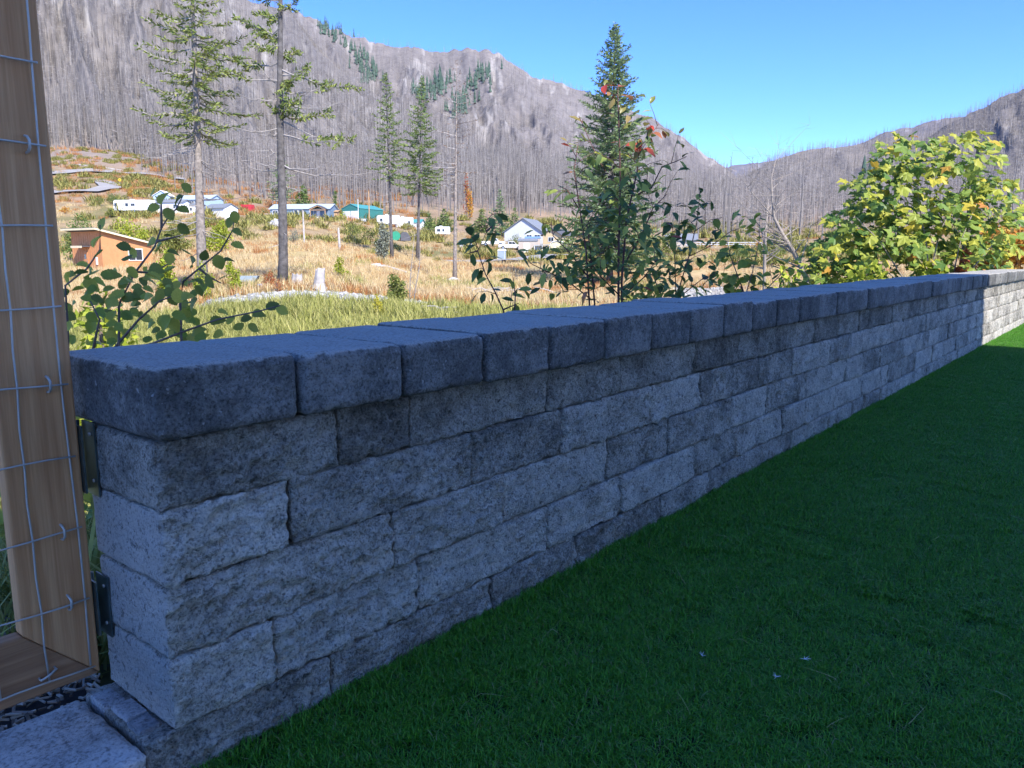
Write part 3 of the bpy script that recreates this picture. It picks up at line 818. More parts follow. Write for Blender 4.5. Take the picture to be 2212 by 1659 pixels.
# wood chips below the gate
M['mulch_bed'] = plain('mulch_soil', (0.05, 0.04, 0.035), 0.95, 0.4, 40)
M['chips'] = leaf_mat('wood_chip', [(0, (0.16, 0.12, 0.09)), (0.5, (0.40, 0.33, 0.26)), (1, (0.72, 0.64, 0.52))], 'island', 0.9, 0.0)
bed = MB(); bed.poly([wl(-2, 1.67, 0.03), wl(0.66, 1.67, 0.03), wl(0.70, 2.5, -0.02), wl(-2, 2.5, -0.02)])
structure(bed.build('mulch_bed', M['mulch_bed']))
V = []; F = []
for i in range(2600):
    u = random.uniform(-0.6, 0.66); v = random.uniform(1.69, 2.4); a = random.uniform(0, 6.28); L = random.uniform(0.006, 0.026); w = random.uniform(0.0012, 0.0035)
    c = wl(u, v, 0.036 + random.uniform(0, 0.025) - max(0, v - 1.7) * 0.05); d = Vector((math.cos(a), math.sin(a), random.uniform(-0.4, 0.4))); s_ = Vector((-math.sin(a), math.cos(a), random.uniform(-0.3, 0.3)))
    n0 = len(V); h_ = Vector((0, 0, 0.002))
    for q in (c - d * L - s_ * w, c + d * L - s_ * w, c + d * L + s_ * w, c - d * L + s_ * w): V += [tuple(q + h_), tuple(q - h_)]
    F += [[n0, n0 + 2, n0 + 4, n0 + 6], [n0, n0 + 1, n0 + 3, n0 + 2], [n0 + 2, n0 + 3, n0 + 5, n0 + 4], [n0 + 4, n0 + 5, n0 + 7, n0 + 6], [n0 + 6, n0 + 7, n0 + 1, n0]]
stuff(mesh('wood_chips', V, F, M['chips']), 'shredded wood chips under the timber gate', 'wood chips')

# ============================================================ the house behind the viewer whose shade lies on the yard
M['siding'] = plain('house_siding', (0.62, 0.62, 0.60), 0.8, 0.06, 2)
M['shingle'] = plain('dark_shingle', (0.07, 0.07, 0.075), 0.9, 0.3, 6)
corner = wl(9.45, 1.365) + SUN_DIR * 9.0
cu = corner.dot(UDIR); cv = corner.dot(VDIR)
HH = 10.4
M['siding'] = plain('house_siding', (0.80, 0.73, 0.60), 0.8, 0.06, 2)
hs = empty('house', 'tall pale sided lodge standing behind the viewer and shading the yard', 'house', wl(cu, cv, -0.1), WROT)
MB().box(-13.5, 0, -9, 0, 0, HH + 0.1).build('wall', M['siding'], hs)
mb = MB(); mb.prism([(0.0, HH + 0.11), (-13.5, HH + 0.11), (-13.5, HH + 0.35), (0.0, HH + 0.35)], -9.0, -0.02)
mb.build('roof', M['shingle'], hs)

# ============================================================ trees
M['bark'] = plain('fir_bark', (0.24, 0.205, 0.175), 0.95, 0.45, 5.0)
M['bark_dark'] = plain('charred_bark', (0.11, 0.10, 0.093), 0.95, 0.5, 4.0)
M['limb'] = plain('dead_limb', (0.30, 0.27, 0.245), 0.95, 0.35, 3.0)
NEEDLE = {
 'olive': [(0, (0.12, 0.17, 0.045)), (0.6, (0.22, 0.27, 0.07)), (1, (0.34, 0.36, 0.09))],
 'green': [(0, (0.11, 0.17, 0.06)), (0.6, (0.19, 0.26, 0.08)), (1, (0.29, 0.35, 0.10))],
 'blue': [(0, (0.12, 0.19, 0.09)), (0.6, (0.20, 0.28, 0.12)), (1, (0.30, 0.37, 0.16))],
 'rust': [(0, (0.16, 0.09, 0.05)), (1, (0.27, 0.17, 0.10))],
 'sage': [(0, (0.10, 0.14, 0.07)), (1, (0.20, 0.25, 0.12))],
}
for k_, st_ in NEEDLE.items():
    M['needle_' + k_] = leaf_mat('needles_' + k_, st_, 'island', 0.7, 0.2)
class Sprays:
    """needle sprays collected as small tapering slivers"""
    def __init__(s): s.a = []; s.b = []; s.w = []
    def along(s, pts, f0, f1, step, length, width, flat=0.35, droop=0.12):
        pts = [Vector(p) for p in pts]
        L = sum((pts[i + 1] - pts[i]).length for i in range(len(pts) - 1))
        n = max(1, int(L * (f1 - f0) / step))
        for k in range(n):
            t = f0 + (f1 - f0) * (k + random.random()) / n
            q = t * (len(pts) - 1); i = min(int(q), len(pts) - 2); f = q - i
            p = pts[i].lerp(pts[i + 1], f); d = (pts[i + 1] - pts[i]).normalized()
            side = d.cross(Vector((0, 0, 1)))
            if side.length < 1e-3: side = Vector((1, 0, 0))
            side.normalize(); up = side.cross(d)
            for sgn in (-1, 1):
                for m in range(2):
                    dd = d * random.uniform(0.3, 0.9) + side * sgn * random.uniform(0.3, 1.0) + up * random.gauss(0.05, flat) - Vector((0, 0, droop))
                    dd.normalize()
                    ln = length * random.uniform(0.5, 1.15) * (1 - 0.45 * t)
                    s.a.append(tuple(p + dd * 0.02)); s.b.append(tuple(p + dd * ln)); s.w.append(width * random.uniform(0.6, 1.3))
    def build(s, name, mat, parent):
        a = np.array(s.a); b = np.array(s.b); w = np.array(s.w)[:, None]
        d = b - a; r = rng.normal(0, 1, d.shape); pz = np.cross(d, r); pz /= np.maximum(np.linalg.norm(pz, axis=1), 1e-9)[:, None]
        m = a + d * 0.45
        V = np.stack([a, m + pz * w, b, m - pz * w], 1).reshape(-1, 3)
        return stuff(mesh(name, V, np.arange(len(V)).reshape(-1, 4), mat, parent))
def limb_curve(start, direction, L, sag, rise=0.0, n=5):
    pts = []
    d = Vector(direction).normalized()
    for i in range(n):
        t = i / (n - 1)
        p = Vector(start) + d * L * t + Vector((0, 0, -sag * L * math.sin(t * 2.2) + rise * L * t * t))
        pts.append(p + Vector((random.gauss(0, 0.012), random.gauss(0, 0.012), random.gauss(0, 0.012))) * L)
    return pts
def conifer(name, label, base, H, r0, cb, ct, R, nb, needle, length, width, step, bare=0, bark='bark', lean=(0, 0), irregular=0.35, cone=1.0, sag=0.1, cat='tree', fill=(0.12, 1.0), keep=None, group=None):
    t = empty(name, label, cat, base, 0, group)
    tr = MB(); n = 9; pts = []; rad = []
    for i in range(n):
        f = i / (n - 1)
        pts.append((lean[0] * H * f + random.gauss(0, 0.006) * r0 * 4, lean[1] * H * f, -0.4 + (H + 0.4) * f)); rad.append(r0 * (1 - f) ** 0.85 + 0.015)
    rad[0] *= 1.35
    tr.tube(pts, rad, 9); tr.build('trunk', M[bark], t, True)
    br = MB(); sp = Sprays()
    for k in range(nb):
        f = (k + random.random()) / nb
        z = H * (cb + (ct - cb) * f)
        an = k * 2.399 + random.gauss(0, 0.4)
        prof = (1 - f) ** cone * (0.45 + 0.55 * min(1, f * 5 + 0.4))
        L = max(0.25, R * prof * random.uniform(1 - irregular, 1 + irregular * 0.5))
        if keep and not keep(f, an): continue
        st = (lean[0] * z, lean[1] * z, z)
        up = 0.55 * f - 0.12
        pts = limb_curve(st, (math.cos(an), math.sin(an), up), L, sag, 0.1)
        br.tube(pts, [max(0.012, 0.022 * L * (1 - i / 5)) for i in range(5)], 3, False)
        sp.along(pts, fill[0], fill[1], step, length * (0.55 + 0.45 * min(1, L / R * 1.5)), width)
    for k in range(bare):
        f = random.random(); z = H * (0.12 + (cb - 0.05) * f); an = random.uniform(0, 6.28)
        pts = limb_curve((lean[0] * z, lean[1] * z, z), (math.cos(an), math.sin(an), random.uniform(-0.3, 0.15)), R * random.uniform(0.25, 0.9), 0.08)
        br.tube(pts, [0.03, 0.025, 0.02, 0.014, 0.006], 3, False)
    # leader tuft
    sp.along([(lean[0] * H, lean[1] * H, H * ct * 0.94), (lean[0] * H, lean[1] * H, H * 1.0)], 0, 1, step * 0.6, length * 0.6, width)
    stuff(br.build('branches', M['limb'] if bare else M[bark], t))
    sp.build('crown', M['needle_' + needle], t)
    return t

# left foreground fir: foliage above, whorls of bare dead limbs below
b = on_ground(441, 45); t_ = px(408, -210, 45)
conifer('fir_tree', 'tall green fir with bare lower limbs rising above the white sheds', b, t_.z - b.z, 0.29, 0.42, 1.0, 3.7, 98, 'olive', 0.6, 0.042, 0.13, 50, lean=((t_.x - b.x) / (t_.z - b.z), 0), cone=0.75, sag=0.16)
# second tall tree: sparse, mostly bare, limbs placed as they stand
b = on_ground(612, 44); top = px(606, -260, 44)
tree2 = empty('fir_tree', 'tall thin half bare fir with sparse yellow green tufts, by the tree stumps', 'tree', b)
Ht = top.z - b.z
tp = [(0, 0, -0.5)] + [((px(x, y, 44) - b).x, 0, (px(x, y, 44) - b).z) for x, y in ((612, 560), (611, 480), (609, 400), (607, 330), (604, 240), (605, 160), (606, 60), (606, -80))] + [((top - b).x, 0, Ht)]
MB().tube(tp, [0.34, 0.265, 0.245, 0.225, 0.205, 0.185, 0.16, 0.125, 0.08, 0.02], 11).build('trunk', M['bark_dark'], tree2, True)
br = MB(); sp = Sprays()
LIMBS = [(606, 65, 505, 30, .2, 1), (606, 100, 540, 95, .1, 1), (606, 135, 488, 118, .25, 1), (606, 172, 470, 140, .45, 1), (606, 185, 556, 138, 9, 0), (606, 215, 512, 200, 9, 0), (606, 276, 478, 262, 9, 0), (606, 290, 560, 292, 9, 0),
         (606, 350, 545, 346, 9, 0), (606, 364, 528, 352, 9, 0), (606, 396, 570, 412, 9, 0), (608, 25, 640, -4, .3, 1), (608, 150, 768, 192, .35, 1), (608, 162, 668, 138, .5, 1), (608, 200, 700, 180, 9, 0), (608, 220, 738, 217, 9, 0),
         (608, 250, 716, 238, .2, 1), (608, 262, 742, 300, .55, 1), (608, 292, 752, 302, .3, .45), (608, 360, 722, 345, 9, 0), (608, 362, 816, 372, 9, 0), (608, 180, 640, 168, 0, 1), (608, 215, 646, 212, 0, 1), (608, 232, 650, 244, 0, 1), (606, 40, 570, 20, .1, 1),
         (606, 0, 520, -30, .2, 1), (608, -40, 690, -70, .2, 1), (606, -90, 540, -120, .1, 1), (608, -130, 660, -150, .1, 1), (606, 330, 575, 320, 9, 0), (608, 400, 650, 410, 9, 0), (606, 430, 588, 436, 9, 0), (608, 120, 640, 108, .1, 1), (606, 80, 560, 66, .2, 1), (606, 240, 590, 232, 0, 1)]
for (x0, y0, x1, y1, f0, f1) in LIMBS:
    p0 = px(x0, y0, 44) - b; p1 = px(x1, y1, 44 + random.uniform(-1.3, 1.3)) - b
    pts = [p0.lerp(p1, i / 6) + Vector((0, random.gauss(0, .05), random.gauss(0, 0.05) - 0.12 * (p1 - p0).length * math.sin(i / 6 * 3.1) * (0.5 if y1 > y0 else 1))) for i in range(7)]
    br.tube(pts, [0.06, 0.05, 0.042, 0.034, 0.026, 0.018, 0.008], 4, False)
    if f0 < 2:
        sp.along(pts, f0, f1, 0.10, 0.5, 0.05, 0.75)
    for i in range(2, 7):       # side twigs
        q = pts[i]; e = q + Vector((random.gauss(0, 0.4), random.gauss(0, 0.4), random.gauss(-0.05, 0.22)))
        br.tube([q, e], [0.014, 0.004], 3, False)
        if f0 < 2 and i / 6 >= f0: sp.along([q, e], 0, 1, 0.08, 0.33, 0.045, 0.7)
for k in range(26):
    z = Ht * random.uniform(0.1, 0.6); an = random.uniform(0, 6.28); L = random.uniform(0.3, 1.3)
    i = min(range(len(tp)), key=lambda j: abs(tp[j][2] - z)); c = Vector((tp[i][0], 0, z))
    br.tube([c, c + Vector((math.cos(an) * L, math.sin(an) * L, random.uniform(-0.3, 0.1) * L))], [0.03, 0.006], 3, False)
stuff(br.build('branches', M['limb'], tree2)); sp.build('crown', M['needle_olive'], tree2)

b = on_ground(850, 120); t_ = px(845, 158, 120)
conifer('fir_tree', 'slender dark fir with a clear lower trunk behind the grey green bush', b, t_.z - b.z, 0.26, 0.42, 1.0, 3.3, 88, 'green', 0.8, 0.085, 0.2, 22, 'bark_dark', cone=0.62, lean=(-0.01, 0), sag=0.12, irregular=0.55)
b = on_ground(904, 128); t_ = px(921, 166, 128)
conifer('fir_tree', 'broader olive fir standing right of the slender dark fir', b, t_.z - b.z, 0.27, 0.38, 1.0, 4.6, 105, 'green', 1.0, 0.09, 0.2, 16, 'bark_dark', cone=0.8, lean=(0.045, 0), sag=0.12, irregular=0.45)
b = on_ground(983, 80); t_ = px(995, 130, 80)
conifer('dead_tree', 'tall thin grey snag with rusty dead twigs near the pale boulder', b, t_.z - b.z, 0.20, 0.45, 1.0, 2.4, 70, 'rust', 0.45, 0.03, 0.5, 14, 'bark', cone=0.35, lean=(0.022, 0), sag=0.02, irregular=0.8, fill=(0.3, 1.0))
b = on_ground(1316, 85); t_ = px(1316, 52, 85)
conifer('fir_tree', 'full blue green fir standing alone behind the cherry bush', b, t_.z - b.z, 0.3, 0.06, 1.0, 6.2, 330, 'blue', 0.95, 0.07, 0.15, 0, 'bark_dark', cone=0.66, sag=0.10, irregular=0.5)
b = on_ground(622, 290); t_ = px(622, 300, 290)
conifer('fir_tree', 'small blurred green conifer half hidden behind the half bare fir', b, t_.z - b.z, 0.3, 0.15, 1.0, 6.5, 90, 'blue', 1.5, 0.14, 0.4, 0, 'bark_dark', sag=0.1)
for x, yt, Y, R, lab in ((1080, 410, 235, 5.0, 'young dark conifer behind the grey gabled house, tallest of the row'), (1112, 450, 228, 4.0, 'young rounded conifer just left of the grey gabled house'), (962, 452, 245, 4.6, 'young dark conifer directly behind the small white camper'), (1042, 452, 240, 3.6, 'small olive conifer right of the tall snag'), (931, 462, 235, 2.8, 'short conifer right of the parked trailers')):
    b = on_ground(x, Y); t_ = px(x, yt, Y)
    conifer('young_conifer', lab, b, t_.z - b.z, 0.15, 0.05, 1.0, R, 70, 'green' if x != 1080 else 'blue', 1.3, 0.16, 0.4, 0, 'bark_dark', sag=0.05, group='young conifers behind the houses')

# individual dead trunks along the front edge of the burnt forest
protos = []
for k in range(6):
    H = 1.0
    mb = MB(); mb.tube([(0, 0, -0.05), (random.gauss(0, .01), 0, 0.5), (random.gauss(0, .02), 0, 1.0)], [0.0105, 0.008, 0.002], 5)
    n0 = 26
    for j in range(n0):
        z = random.uniform(0.2, 0.97); an = random.uniform(0, 6.28); L = random.uniform(0.02, 0.10) * (1.2 - z)
        mb.tube([(0, 0, z), (math.cos(an) * L, math.sin(an) * L, z + random.uniform(-0.03, 0.02))], [0.0017, 0.0006], 3, False)
    me_o = mb.build('burnt_tree', M['burnt']); protos.append(me_o.data); bpy.data.objects.remove(me_o)
for k in range(150):
    Y = random.uniform(300, 335); x = random.uniform(330, 1560)
    if k < 34: x = random.uniform(110, 400); Y = random.uniform(396, 404)
    if k > 118: x = random.uniform(1500, 2212); Y = random.uniform(235, 262)
    p = on_ground(x, Y); o = add('burnt_tree', protos[k % 6], None, p, random.uniform(0, 6.28)); h = random.uniform(14, 27); o.scale = (h, h, h)
    tag(o, ('bare burnt trunk at the forest edge above the winding road' if k < 34 else 'bare burnt trunk at the forest edge beyond the bridge' if k > 118 else 'bare burnt trunk at the forest edge behind the houses'), 'dead tree', 'burnt trunks above the road' if k < 34 else 'burnt trunks beyond the bridge' if k > 118 else 'burnt trunks behind the houses')

# ============================================================ meadow grass and scrub (stuff)
def tuft_src(name, n, size, hmin, hmax, w, bend, stops, s_):
    V, F = blades(n, size, hmin, hmax, w, bend, 2, s_)
    return source(name, V, F, leaf_mat(name + '_blade', stops, 'island', 0.8, 0.25, 0.1))
def field(name, src, n, x0, x1, y0, y1, label, smin=0.7, smax=1.4, clump=0.0, seed_=0, cond=None):
    Y = np.exp(rng.uniform(math.log(y0), math.log(y1), n)); xp = rng.uniform(x0, x1, n); X = (xp - CXP) / FPX * Y
    k = np.ones(n, bool)
    if clump > -1:
        k = fbm(np.stack([X / 5, Y / 8, X * 0], -1), 3, seed_) > clump
    if cond is not None: k &= cond(xp, Y)
    X, Y = X[k], Y[k]; m = len(X)
    P = np.stack([X, Y, ground_z(X, Y) - 0.02], -1)
    s = rng.uniform(smin, smax, m)[:, None] * (1 + Y[:, None] / 250)
    return scatter(name, src, P, np.stack([X * 0, X * 0, rng.uniform(0, 6.28, m)], -1), np.repeat(s, 3, 1), label, 'grass')
not_cob = lambda xp, Y: ~((np.abs(Y - 38) < 2.5) & (xp > 430) & (xp < 1040)) & ~((np.abs(xp - (1560 - (Y - 20) * 0.8)) < 75) & (Y < 80))
dry = tuft_src('dry_grass', 60, 0.9, 0.25, 0.6, 0.012, 0.5, [(0, (0.52, 0.36, 0.17)), (0.5, (0.68, 0.51, 0.27)), (1, (0.76, 0.63, 0.38))], 21)
rust = tuft_src('rust_grass', 60, 0.9, 0.2, 0.55, 0.016, 0.5, [(0, (0.40, 0.13, 0.05)), (0.5, (0.52, 0.25, 0.10)), (1, (0.58, 0.36, 0.15))], 22)
green = tuft_src('green_grass', 70, 0.9, 0.25, 0.7, 0.014, 0.5, [(0, (0.24, 0.25, 0.06)), (0.5, (0.40, 0.40, 0.11)), (1, (0.56, 0.50, 0.2))], 23)
scrub = tuft_src('scrub', 90, 1.2, 0.3, 0.9, 0.05, 0.6, [(0, (0.20, 0.20, 0.06)), (0.5, (0.36, 0.34, 0.10)), (1, (0.52, 0.44, 0.17))], 24)
field('dry_grass', dry, 9000, 60, 2300, 36, 230, 'dry golden grass across the meadow', clump=-0.25, seed_=3, cond=not_cob)
field('rust_grass', rust, 5000, 60, 2300, 36, 260, 'rusty red autumn ground cover in the meadow', clump=0.1, seed_=9, cond=not_cob)
field('green_grass', green, 5000, 100, 2300, 13, 34, 'green grass on the near side of the dry creek', clump=-0.6, seed_=13, cond=not_cob)
field('green_grass', green, 1500, 60, 2300, 40, 150, 'patches of green grass in the meadow', clump=0.3, seed_=17, cond=not_cob)
field('scrub', scrub, 1300, 60, 2300, 125, 330, 'low green scrub on the bank below the houses', 0.8, 2.2, clump=0.0, seed_=29)
field('scrub', scrub, 900, 60, 460, 270, 400, 'scrub and brush on the clearing beside the winding road', 0.4, 1.2, clump=0.05, seed_=41)
field('rust_grass', rust, 1600, 60, 900, 230, 400, 'rusty bracken on the clearing below the burnt slope', 1.0, 2.2, clump=0.0, seed_=43)
nu = rng.uniform(-3, 16, 2600); nv = 2.15 + np.abs(rng.normal(0, 3.2, 2600))
NX = UDIR.x * nu + VDIR.x * nv; NY = UDIR.y * nu + VDIR.y * nv; kk = (NY > 1.5) & (NY < 16); NX, NY = NX[kk], NY[kk]
scatter('green_grass', green, np.stack([NX, NY, ground_z(NX, NY) - 0.03], -1), np.stack([NX * 0, NX * 0, rng.uniform(0, 6.28, len(NX))], -1), np.repeat(rng.uniform(0.5, 0.9, len(NX))[:, None], 3, 1), 'rough grass on the slope directly behind the wall', 'grass')
# creek cobbles
V = []; F = []
ico = [(0, 0, 1)] + [(math.cos(a) * .85, math.sin(a) * .85, .35) for a in np.arange(5) * 1.2566] + [(math.cos(a + .6) * .85, math.sin(a + .6) * .85, -.4) for a in np.arange(5) * 1.2566]
icf = [[0, 1 + i, 1 + (i + 1) % 5] for i in range(5)] + [[1 + i, 6 + i, 1 + (i + 1) % 5] for i in range(5)] + [[6 + i, 6 + (i + 1) % 5, 1 + (i + 1) % 5] for i in range(5)]
def rock_at(x, y, r):
    n0 = len(V); z = gz(x, y); s_ = (random.uniform(.7, 1.3), random.uniform(.7, 1.3), random.uniform(.4, .8)); a = random.uniform(0, 6.28)
    for p in ico:
        q = [p[i] * s_[i] * r * random.uniform(.85, 1.15) for i in range(3)]
        V.append((x + q[0] * math.cos(a) - q[1] * math.sin(a), y + q[0] * math.sin(a) + q[1] * math.cos(a), z + q[2] + r * .15))
    F.extend([[n0 + i for i in f] for f in icf])
for k in range(1500):
    Y = 38 + random.gauss(0, 1.7); xp = random.triangular(430, 1040, 760); rock_at((xp - CXP) / FPX * Y, Y, random.uniform(0.05, 0.19))
for k in range(900):
    Y = random.uniform(14, 80); xp = 1560 - (Y - 20) * 0.8 + random.gauss(0, 45); rock_at((xp - CXP) / FPX * Y, Y, random.uniform(0.05, 0.22))
M['cobble'] = leaf_mat('cobble', [(0, (0.22, 0.215, 0.205)), (0.5, (0.36, 0.35, 0.33)), (1, (0.5, 0.48, 0.45))], 'island', 0.9, 0.0)
stuff(mesh('cobbles', V, F, M['cobble']), 'pale rounded cobbles of the dry creek bed', 'cobbles')
# ============================================================ buildings
def pm(name, c, rough=0.75, var=0.07, scale=2.0, spec=0.3, metal=0.0):
    if name not in M: M[name] = plain(name, c, rough, var, scale, spec, metal)
    return M[name]
pm('paint_white', (0.74, 0.74, 0.72)); pm('trim_white', (0.80, 0.80, 0.78)); pm('roof_grey', (0.20, 0.215, 0.235), 0.8, 0.12); pm('roof_dark', (0.10, 0.10, 0.11), 0.85, 0.15)
pm('paint_blue', (0.16, 0.23, 0.30)); pm('paint_paleblue', (0.36, 0.47, 0.56)); pm('roof_pale', (0.42, 0.50, 0.56), 0.5); pm('garage_green', (0.045, 0.19, 0.165), 0.5); pm('roof_teal', (0.07, 0.28, 0.26), 0.45)
pm('cedar_wall', (0.52, 0.245, 0.105), 0.8, 0.1); pm('paint_grey', (0.52, 0.53, 0.54)); pm('paint_tan', (0.60, 0.47, 0.27)); pm('paint_cream', (0.70, 0.62, 0.40)); pm('paint_beige', (0.46, 0.39, 0.32)); pm('wood_plain', (0.45, 0.28, 0.15))
pm('roof_blue', (0.16, 0.27, 0.45)); pm('red_steel', (0.50, 0.045, 0.06), 0.5); pm('rubber', (0.03, 0.03, 0.03), 0.9); pm('blue_plastic', (0.05, 0.17, 0.55), 0.4); pm('grey_plastic', (0.30, 0.36, 0.40), 0.5); pm('chrome', (0.5, 0.5, 0.5), 0.3, 0.05, 2, 0.5, 0.8); pm('tarp_green', (0.03, 0.26, 0.15), 0.5)
pm('yellow_sign', (0.75, 0.50, 0.03), 0.4); pm('asphalt', (0.30, 0.285, 0.27), 0.9, 0.15); pm('weathered', (0.42, 0.39, 0.36), 0.95, 0.3); pm('paint_silver', (0.45, 0.46, 0.48), 0.35)
mg, ntg, bg_ = new_mat('window_glass', 0.08, 0.6); bg_.inputs['Base Color'].default_value = (0.025, 0.035, 0.045, 1); M['glass'] = mg
def bottom(x, y, Y, sink=0.25):
    """where a thing whose foot shows at pixel x,y stands: on the terrain at depth Y"""
    q = px(x, y, Y); z = gz(q.x, Y); return Vector((q.x, Y, z))
def window(p, x, z, w, h, y=0.0, frame='trim_white', axis='x', panes=1):
    """window with frame and glass on the face y (front) or on the +x side"""
    t = 0.09
    f = MB()
    def bx(a0, a1, z0, z1, d0, d1):
        if axis == 'x': f.box(a0, a1, y - d1, y - d0, z0, z1)
        else: f.box(y + d0, y + d1, a0, a1, z0, z1)
    bx(x - w / 2 - t, x + w / 2 + t, z + h, z + h + t, 0.003, 0.07); bx(x - w / 2 - t, x + w / 2 + t, z - t, z, 0.003, 0.09)
    bx(x - w / 2 - t, x - w / 2, z, z + h, 0.003, 0.07); bx(x + w / 2, x + w / 2 + t, z, z + h, 0.003, 0.07)
    for k in range(1, panes):
        xm = x - w / 2 + w * k / panes; bx(xm - 0.03, xm + 0.03, z, z + h, 0.003, 0.06)
    fo = f.build('window', M[frame], p)
    f = MB(); bx(x - w / 2, x + w / 2, z, z + h, 0.002, 0.03); f.build('pane', M['glass'], fo)
def gable_house(name, label, cat, base, rot, W, D, eave, peak, wall, roof, windows=(), side_windows=(), door=None, over=0.35, sink=0.8, thick=0.14, gable_front=True, group=None):
    """gable end faces -y when gable_front, else the long side does"""
    t = empty(name, label, cat, base, rot, group)
    w = MB()
    if gable_front:
        w.prism([(-W / 2, -sink), (W / 2, -sink), (W / 2, eave), (0, peak), (-W / 2, eave)], 0, D)
    else:
        n = [(0, -sink), (D, -sink), (D, eave), (D / 2, peak), (0, eave)]
        k = len(n)
        v = [(-W / 2, a, z) for a, z in n] + [(W / 2, a, z) for a, z in n]
        w.v += v; w.f += [list(reversed(range(k))), list(range(k, 2 * k))] + [[i, (i + 1) % k, k + (i + 1) % k, k + i] for i in range(k)]
    w.build('wall', M[wall], t)
    sl = (peak - eave) / ((W if gable_front else D) / 2)
    for s_ in (-1, 1):
        r = MB()
        if gable_front:
            xo = W / 2 + over; a = [(0, peak + 0.02), (s_ * xo, peak + 0.02 - sl * xo), (s_ * xo, peak + 0.02 - sl * xo + thick), (0, peak + 0.02 + thick)]
            if s_ > 0: a = a[::-1]
            r.prism(a[::-1], -over, D + over)
        else:
            xo = D / 2 + over
            n = [(D / 2, peak + 0.02), (D / 2 + s_ * xo, peak + 0.02 - sl * xo), (D / 2 + s_ * xo, peak + 0.02 - sl * xo + thick), (D / 2, peak + 0.02 + thick)]
            v = [(-W / 2 - over, a, z) for a, z in n] + [(W / 2 + over, a, z) for a, z in n]
            f = [[0, 1, 2, 3], [7, 6, 5, 4], [0, 4, 5, 1], [1, 5, 6, 2], [2, 6, 7, 3], [3, 7, 4, 0]]
            r.v += v; r.f += f
        r.build('roof', M[roof], t)
    for (x, z, ww, hh, pn) in windows: window(t, x, z, ww, hh, 0.0, panes=pn)
    for (a, z, ww, hh, pn) in side_windows: window(t, a, z, ww, hh, W / 2, axis='y', panes=pn)
    if door:
        x, ww, hh, mt = door
        d = MB().box(x - ww / 2, x + ww / 2, -0.05, -0.004, 0, hh).build('door', M[mt], t)
        MB().box(x + ww / 2 - 0.16, x + ww / 2 - 0.08, -0.1, -0.052, hh * 0.45, hh * 0.45 + 0.08).build('handle', M['chrome'], d)
    return t

# timber house with a sloping roof behind the left bush
b = bottom(224, 592, 93)
t = empty('timber_house', 'orange cedar house with a single sloped roof behind the left bush', 'house', b, math.radians(-33))
W, D = 6.6, 6.4; hi, lo = 4.55, 3.1
w = MB(); v = [(-W, 0), (0, 0)]
n = [(0, -1), (D, -1), (D, lo), (0, hi)]
w.v += [(-W, a, z) for a, z in n] + [(0, a, z) for a, z in n]; w.f += [[3, 2, 1, 0], [4, 5, 6, 7], [0, 1, 5, 4], [1, 2, 6, 5], [2, 3, 7, 6], [3, 0, 4, 7]]
wo = w.build('wall', M['cedar_wall'], t)
for k in range(13):
    MB().box(-W + 0.25 + k * 0.5, -W + 0.29 + k * 0.5, -0.03, -0.004, 0, hi - 0.05).build('batten', M['cedar_wall'], wo)
r = MB(); sl = (hi - lo) / D
n = [(-0.9, hi + 0.9 * sl), (D + 0.4, lo - 0.4 * sl), (D + 0.4, lo - 0.4 * sl + 0.2), (-0.9, hi + 0.9 * sl + 0.2)]
r.v += [(-W - 0.5, a, z + 0.02) for a, z in n] + [(0.5, a, z + 0.02) for a, z in n]; r.f += [[3, 2, 1, 0], [4, 5, 6, 7], [0, 1, 5, 4], [1, 2, 6, 5], [2, 3, 7, 6], [3, 0, 4, 7]]
ro = r.build('roof', M['roof_dark'], t)
fb = MB().box(-W - 0.52, 0.52, -0.95, -0.905, hi + 0.85 * sl - 0.05, hi + 0.9 * sl + 0.16).build('fascia', M['paint_cream'], ro)
f = MB(); f.v += [(0.505, a, z) for a, z in ((-0.9, hi + 0.9 * sl - .05), (D + 0.4, lo - 0.4 * sl - .05), (D + 0.4, lo - 0.4 * sl + .17), (-0.9, hi + 0.9 * sl + .17))] + [(0.545, a, z) for a, z in ((-0.9, hi + 0.9 * sl - .05), (D + 0.4, lo - 0.4 * sl - .05), (D + 0.4, lo - 0.4 * sl + .17), (-0.9, hi + 0.9 * sl + .17))]
f.f += [[3, 2, 1, 0], [4, 5, 6, 7], [0, 1, 5, 4], [1, 2, 6, 5], [2, 3, 7, 6], [3, 0, 4, 7]]; f.build('fascia', M['paint_cream'], ro)
aw = MB().prism([(-4.9, 2.72), (-2.5, 2.72), (-2.5, 2.84), (-4.9, 2.84)], -1.0, -0.004).build('awning', M['roof_dark'], t)
MB().box(-4.93, -2.47, -1.05, -1.003, 2.60, 2.86).build('awning_edge', M['paint_cream'], aw)
d = MB().box(-4.2, -3.1, -0.06, -0.004, 0, 2.15).build('door', M['cedar_wall'], t)
MB().box(-3.8, -3.4, -0.075, -0.062, 1.3, 1.85).build('pane', M['glass'], d)
MB().box(-3.25, -3.17, -0.12, -0.062, 0.98, 1.08).build('handle', M['chrome'], d)
window(t, 4.2, 1.15, 1.7, 1.3, 0.0, axis='y', panes=2); window(t, 4.4, -0.75, 1.6, 0.85, 0.0, axis='y', panes=3)
MB().box(-1.2, -1.0, -0.15, -0.004, 0.6, 1.5).build('meter_box', M['paint_white'], t)

